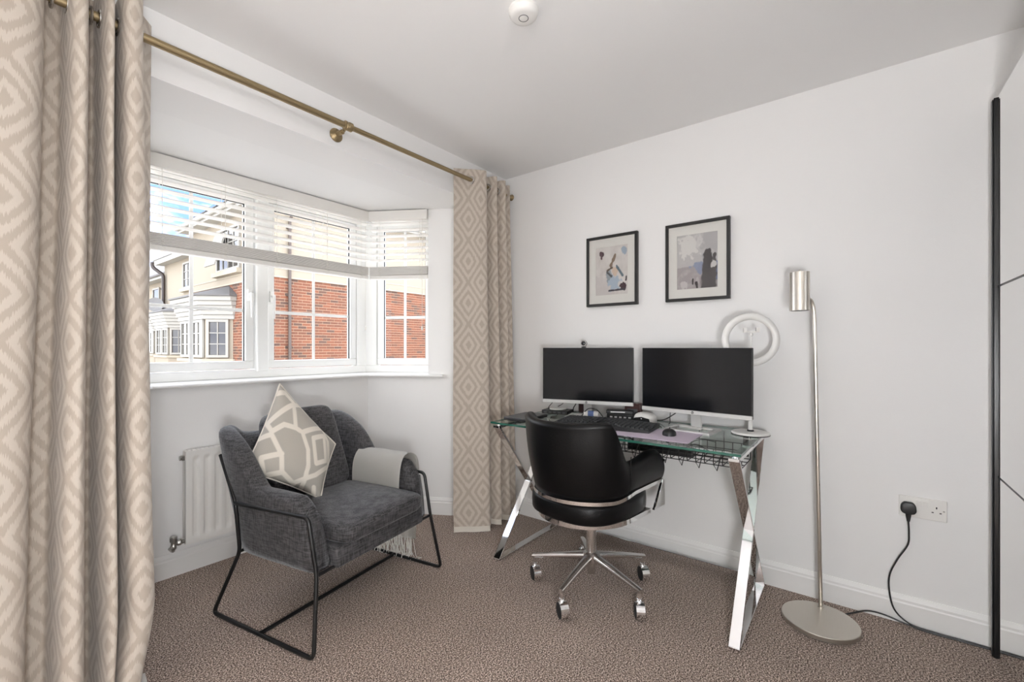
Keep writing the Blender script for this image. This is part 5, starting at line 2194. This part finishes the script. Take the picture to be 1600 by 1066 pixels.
def offset_poly(pts, o_):
    """open plan polyline pushed out to its left-hand side"""
    pts = [Vector(p) for p in pts]
    out = []
    for i, p in enumerate(pts):
        d0 = (pts[i] - pts[i - 1]).normalized() if i > 0 else None
        d1 = (pts[i + 1] - pts[i]).normalized() if i < len(pts) - 1 else None
        if d0 is None:
            n_ = Vector((-d1.y, d1.x))
            out.append(p + n_ * o_)
        elif d1 is None:
            n_ = Vector((-d0.y, d0.x))
            out.append(p + n_ * o_)
        else:
            n0, n1 = Vector((-d0.y, d0.x)), Vector((-d1.y, d1.x))
            mi = n0 + n1
            out.append(p + mi / mi.dot(n0) * o_)
    return out


def ext_bay(root, xw, xf, ya, yb, yc, yd):
    """canted bay on a facade at x = xw that projects to x = xf (towards -x); ya < yb < yc < yd along y"""
    pl_ = [(xw, ya), (xf, yb), (xf, yc), (xw, yd)]

    def ring(bb, o_, z0, z1):
        q = offset_poly(pl_, o_)
        q = [Vector((xw + 0.02, q[0].y))] + q[0:1] + q[1:3] + q[3:4] + [Vector((xw + 0.02, q[3].y))]
        bb.prism([tuple(v) for v in q], z0, z1)
    bb = B()
    ring(bb, 0.0, -0.5, 0.80)
    ring(bb, -0.06, 0.80, 1.98)
    bb.done('bay_wall', 'render', root)
    bb = B()
    ring(bb, 0.06, 0.78, 0.86)
    bb.done('bay_sill', 'render_trim', root)
    for k in range(5):
        bb = B()
        ring(bb, 0.03 + 0.045 * k, 1.965 + 0.125 * k, 1.965 + 0.125 * k + 0.112)
        ring(bb, 0.015 + 0.045 * k, 1.965 + 0.125 * k + 0.10, 1.965 + 0.125 * (k + 1))
        bb.done('cornice_band', 'ext_white', root)
    bb = B()
    q = offset_poly(pl_, 0.26)
    q = [Vector((xw, q[0].y))] + q[0:4] + [Vector((xw, q[3].y))]
    lo = [bb.bm.verts.new((v.x, v.y, 2.59)) for v in q]
    hi = [bb.bm.verts.new((v.x, v.y, 2.63)) for v in q]
    r0 = bb.bm.verts.new((xw, ya + 0.35, 2.92))
    r1 = bb.bm.verts.new((xw, yd - 0.35, 2.92))
    m = len(q)
    for i in range(m - 1):
        bb.bm.faces.new((lo[i], lo[i + 1], hi[i + 1], hi[i]))
    bb.bm.faces.new((hi[0], hi[1], r0))
    bb.bm.faces.new((hi[1], hi[2], r0))
    bb.bm.faces.new((hi[2], hi[3], r1, r0))
    bb.bm.faces.new((hi[3], hi[4], r1))
    bb.bm.faces.new((hi[4], hi[5], r1))
    bb.bm.faces.new(lo[::-1])
    bb.done('bay_roof', 'lead', root)
    # casements on each face
    c0 = Vector((xw - xf, ya - yb))
    faces = [((xw, ya), (xf, yb)), ((xf, yb), (xf, yc)), ((xf, yc), (xw, yd))]
    for (a, c) in faces:
        a, c = Vector(a), Vector(c)
        d = (c - a)
        L_ = d.length
        d.normalize()
        n_ = Vector((-d.y, d.x))
        o_ = n_ * -0.045
        if L_ > 1.4:
            mid = (a + c) / 2
            ext_window(root, a + d * 0.10 + o_, mid - d * 0.03 + o_, 0.90, 1.955, 2, 3, n_, sill=False)
            ext_window(root, mid + d * 0.03 + o_, c - d * 0.10 + o_, 0.90, 1.955, 2, 3, n_, sill=False)
        else:
            ext_window(root, a + d * 0.16 + o_, c - d * 0.06 + o_, 0.90, 1.955, 2, 3, n_, sill=False)


# nearest house: brick below, cream render above; flank faces us, front runs away from us
HX, HY, HYE = 5.05, 11.40, 16.90
ZB = 2.94
h1 = thing('house', 'cream and red brick house nearest the window, flank wall filling the right panes', 'house', (HX, HY, -0.45), world_children=True)
b = B()
b.box(HX + 0.010, 13.4, HY + 0.010, HYE, -0.45, ZB)
b.done('mortar_wall', 'mortar', h1)
b = B()
b.box(HX - 0.015, 13.4, HY - 0.015, HYE, ZB, 4.82)
b.done('rendered_wall', 'render', h1)
b = B()
b.box(HX - 0.030, 13.4, HY - 0.030, HYE, ZB - 0.01, ZB + 0.03)
b.box(HX - 0.028, 13.4, HY - 0.028, HYE, ZB + 0.20, ZB + 0.23)
b.done('string_course', 'render_trim', h1)
BW, BH, PX, PZ = 0.212, 0.062, 0.225, 0.075
b = B()
b.box(-BW / 2, BW / 2, 0.0, 0.02, -BH / 2, BH / 2)
brick_me = bpy.data.meshes.new('brick')
bmesh.ops.recalc_face_normals(b.bm, faces=b.bm.faces)
b.bm.to_mesh(brick_me)
b.bm.free()
brick_me.materials.append(M['brick'])
cells = []
rows = int((ZB + 0.45) / PZ)
inv1 = root_matrix(h1).inverted()
for r in range(rows):
    z = ZB - 0.0425 - r * PZ
    for k in range(38):
        x = HX + BW / 2 + k * PX + (PX / 2 if r % 2 else 0)
        if x > 13.3:
            continue
        cells.append((x, z))
near = [c for c in cells if c[1] > 0.92 and c[0] < 7.55]
near.sort(key=lambda c: c[0])
near = near[:290]
ns = set(near)
for (x, z) in near:
    o = bpy.data.objects.new('brick', brick_me)
    COL.objects.link(o)
    o.parent = h1
    o.matrix_parent_inverse = inv1
    o.location = (x, HY + random.uniform(-0.002, 0.002), z)
b = B()
for (x, z) in cells:
    if (x, z) in ns:
        continue
    b.box(x - BW / 2, x + BW / 2, HY, HY + 0.02, z - BH / 2, z + BH / 2)
for r in range(rows):                                  # the front, seen edge-on, and half bats at the quoin
    z = ZB - 0.0425 - r * PZ
    if r % 2:
        b.box(HX, HX + 0.1025, HY, HY + 0.02, z - BH / 2, z + BH / 2)
    for k in range(25):
        y = HY + BW / 2 + k * PX + (0 if r % 2 else PX / 2)
        if y < HYE - 0.1:
            b.box(HX, HX + 0.02, y - BW / 2, y + BW / 2, z - BH / 2, z + BH / 2)
o = b.done('brickwork', 'brick_mass', h1)
o['kind'] = 'stuff'
# roof: hipped, with overhanging white eaves
EV, ZE = 0.36, 4.80
b = B()
b.box(HX - EV, 13.8, HY - EV, HYE + 0.1, ZE, ZE + 0.03)
b.done('soffit', 'ext_white', h1)
b = B()
b.box(HX - EV - 0.02, HX - EV, HY - EV, HYE + 0.1, ZE - 0.02, ZE + 0.17)
b.box(HX - EV - 0.02, 13.8, HY - EV - 0.02, HY - EV, ZE - 0.02, ZE + 0.17)
b.done('fascia', 'ext_white', h1)
b = B()
rx, rz_ = 9.2, 9.2
e0, e1, f0_, f1_ = HX - EV - 0.04, 13.9, HY - EV - 0.04, HYE + 0.15
b.poly([(e0, f0_, ZE + 0.15), (e1, f0_, ZE + 0.15), (e1, f1_, ZE + 0.15), (e0, f1_, ZE + 0.15), (rx, f0_ + 2.6, rz_), (rx, f1_, rz_)],
       [(0, 1, 4), (1, 2, 5, 4), (2, 3, 5), (3, 0, 4, 5), (0, 3, 2, 1)])
b.done('roof', 'slate', h1)
# solar panels on the front slope
sl = Vector((rx - e0, 0, rz_ - ZE - 0.15)).normalized()
nsl = Vector((-sl.z, 0, sl.x))
for i in range(5):
    for j in range(2):
        o0 = Vector((e0, 12.6 + i * 0.80, ZE + 0.15)) + sl * (0.25 + j * 1.25) + nsl * 0.03
        b = B()
        b.obox(o0, sl * 1.18, (0, 0.72, 0), nsl * 0.03)
        b.done('roof_panel', 'ext_pane', h1)
b = B()
b.tube([(HX - EV - 0.06, HY - EV, ZE + 0.10), (HX - EV - 0.06, HYE + 0.1, ZE + 0.10)], 0.055, 10)
b.tube([(HX - EV, HY - EV - 0.06, ZE + 0.10), (13.8, HY - EV - 0.06, ZE + 0.10)], 0.055, 10)
b.done('gutter', 'ext_white', h1, smooth=True)
b = B()
dx_ = 5.47
b.tube(bend([(dx_, HY - EV - 0.06, ZE + 0.05), (dx_, HY - EV - 0.06, ZE - 0.10), (dx_, HY - 0.075, ZE - 0.40), (dx_, HY - 0.075, -0.4)], 0.08, 5), 0.037, 12)
b.done('downpipe', 'pipe_grey', h1, smooth=True)
for z in (4.2, 2.5, 1.2):
    b = B()
    b.cyl((dx_, HY - 0.075, z - 0.03), (dx_, HY - 0.075, z + 0.03), 0.044, 12)
    b.box(dx_ - 0.07, dx_ + 0.07, HY - 0.06, HY, z - 0.015, z + 0.015)
    b.done('pipe_bracket', 'pipe_grey', h1)
ext_window(h1, (HX - 0.02, 14.75), (HX - 0.02, 13.15), 3.33, 4.55, 4, 3, (-1, 0))
b = B()                                               # a top-hung light standing open
b.obox((HX - 0.35, 13.95, 3.46), (0.27, 0, 0.92), (0, 0.74, 0), (-0.045, 0, 0.012))
b.done('open_casement', 'ext_white', h1)
ext_bay(h1, HX, 4.50, 13.62, 14.20, 16.20, 16.78)

# second house, set back
h2 = thing('house', 'cream rendered house further along with black downpipe and its own bay window', 'house', (6.2, 17.0, -0.45), world_children=True)
H2, Y2, Y2E = 6.20, 16.95, 24.3
b = B()
b.box(H2, 12.0, Y2, Y2E, -0.45, 4.80)
b.done('rendered_wall', 'render', h2)
b = B()
b.box(H2 - 0.008, H2 + 0.05, 23.75, Y2E, -0.45, 2.35)
b.box(H2 - 0.008, H2 + 0.05, 20.05, 20.9, -0.45, 2.9)
b.done('brick_pier', 'brick_mass', h2)
b = B()
b.box(H2 - 0.36, 12.2, Y2 + 0.2, Y2E + 0.1, 4.80, 4.83)
b.box(H2 - 0.38, H2 - 0.36, Y2 + 0.2, Y2E + 0.12, 4.76, 4.98)
b.done('eaves', 'ext_white', h2)
b = B()
b.ngon([(H2 - 0.42, Y2 + 0.2, 4.96), (9.2, Y2 + 0.2, 8.2), (12.2, Y2 + 0.2, 4.96)], (0, Y2E - Y2 - 0.05, 0))
b.done('roof', 'slate', h2)
ext_window(h2, (H2 - 0.02, 21.70), (H2 - 0.02, 20.65), 3.56, 4.62, 2, 3, (-1, 0))
b = B()
b.tube(bend([(H2 - 0.42, 24.35, 4.92), (H2 - 0.42, 24.35, 4.70), (H2 - 0.10, 24.05, 4.35), (H2 - 0.10, 24.05, 2.9)], 0.12, 5), 0.075, 10)
b.done('downpipe', 'gutter', h2, smooth=True)
ext_bay(h2, H2, 5.62, 20.95, 21.55, 23.25, 23.80)
sd_ = thing('satellite_dish', 'grey satellite dish on the set-back cream house', 'satellite dish', (H2 - 0.12, 24.0, 2.9), world_children=True)
b = B()
b.lathe([(0.001, 0.0), (0.16, 0.015), (0.30, 0.06), (0.305, 0.065), (0.16, 0.022)], (H2 - 0.42, 23.86, 3.02), 28, axis=(-0.55, -0.83, 0.1))
b.done('reflector', 'dish', sd_, smooth=True)
b = B()
b.tube([(H2 - 0.01, 24.12, 2.88), (H2 - 0.30, 24.0, 2.90), (H2 - 0.40, 23.88, 3.0)], 0.025, 8)
b.done('mount_arm', 'gutter', sd_, smooth=True)

# third house, furthest
h3 = thing('house', 'furthest pale house at the left edge of the view with black gutter', 'house', (7.0, 24.4, -0.45), world_children=True)
H3, Y3, Y3E = 7.0, 24.32, 38.0
b = B()
b.box(H3, 13.0, Y3, Y3E, -0.45, 4.55)
b.done('rendered_wall', 'render', h3)
b = B()
b.box(H3 - 0.46, 13.2, Y3 + 0.02, Y3E, 4.52, 4.56)
b.box(H3 - 0.48, H3 - 0.46, Y3 + 0.02, Y3E, 4.48, 4.70)
b.done('eaves', 'ext_white', h3)
b = B()
b.ngon([(H3 - 0.52, Y3 + 0.02, 4.70), (10.0, Y3 + 0.02, 7.6), (13.2, Y3 + 0.02, 4.70)], (0, Y3E - Y3, 0))
b.done('roof', 'slate', h3)
b = B()
b.tube([(H3 - 0.54, Y3 + 0.02, 4.66), (H3 - 0.54, Y3E, 4.66)], 0.08, 8)
b.tube(bend([(H3 - 0.54, 25.0, 4.6), (H3 - 0.54, 25.0, 4.35), (H3 - 0.3, 24.6, 4.1), (H2 - 0.1, 24.3, 3.75)], 0.1, 4), 0.06, 8)
b.done('gutter', 'gutter', h3, smooth=True)
ext_window(h3, (H3 - 0.02, 29.2), (H3 - 0.02, 28.1), 2.95, 4.25, 1, 1, (-1, 0))
ext_bay(h3, H3, 6.40, 26.0, 26.7, 29.2, 29.8)

for o in WORLD_ROOTS:
    if '_world' in o:
        del o['_world']
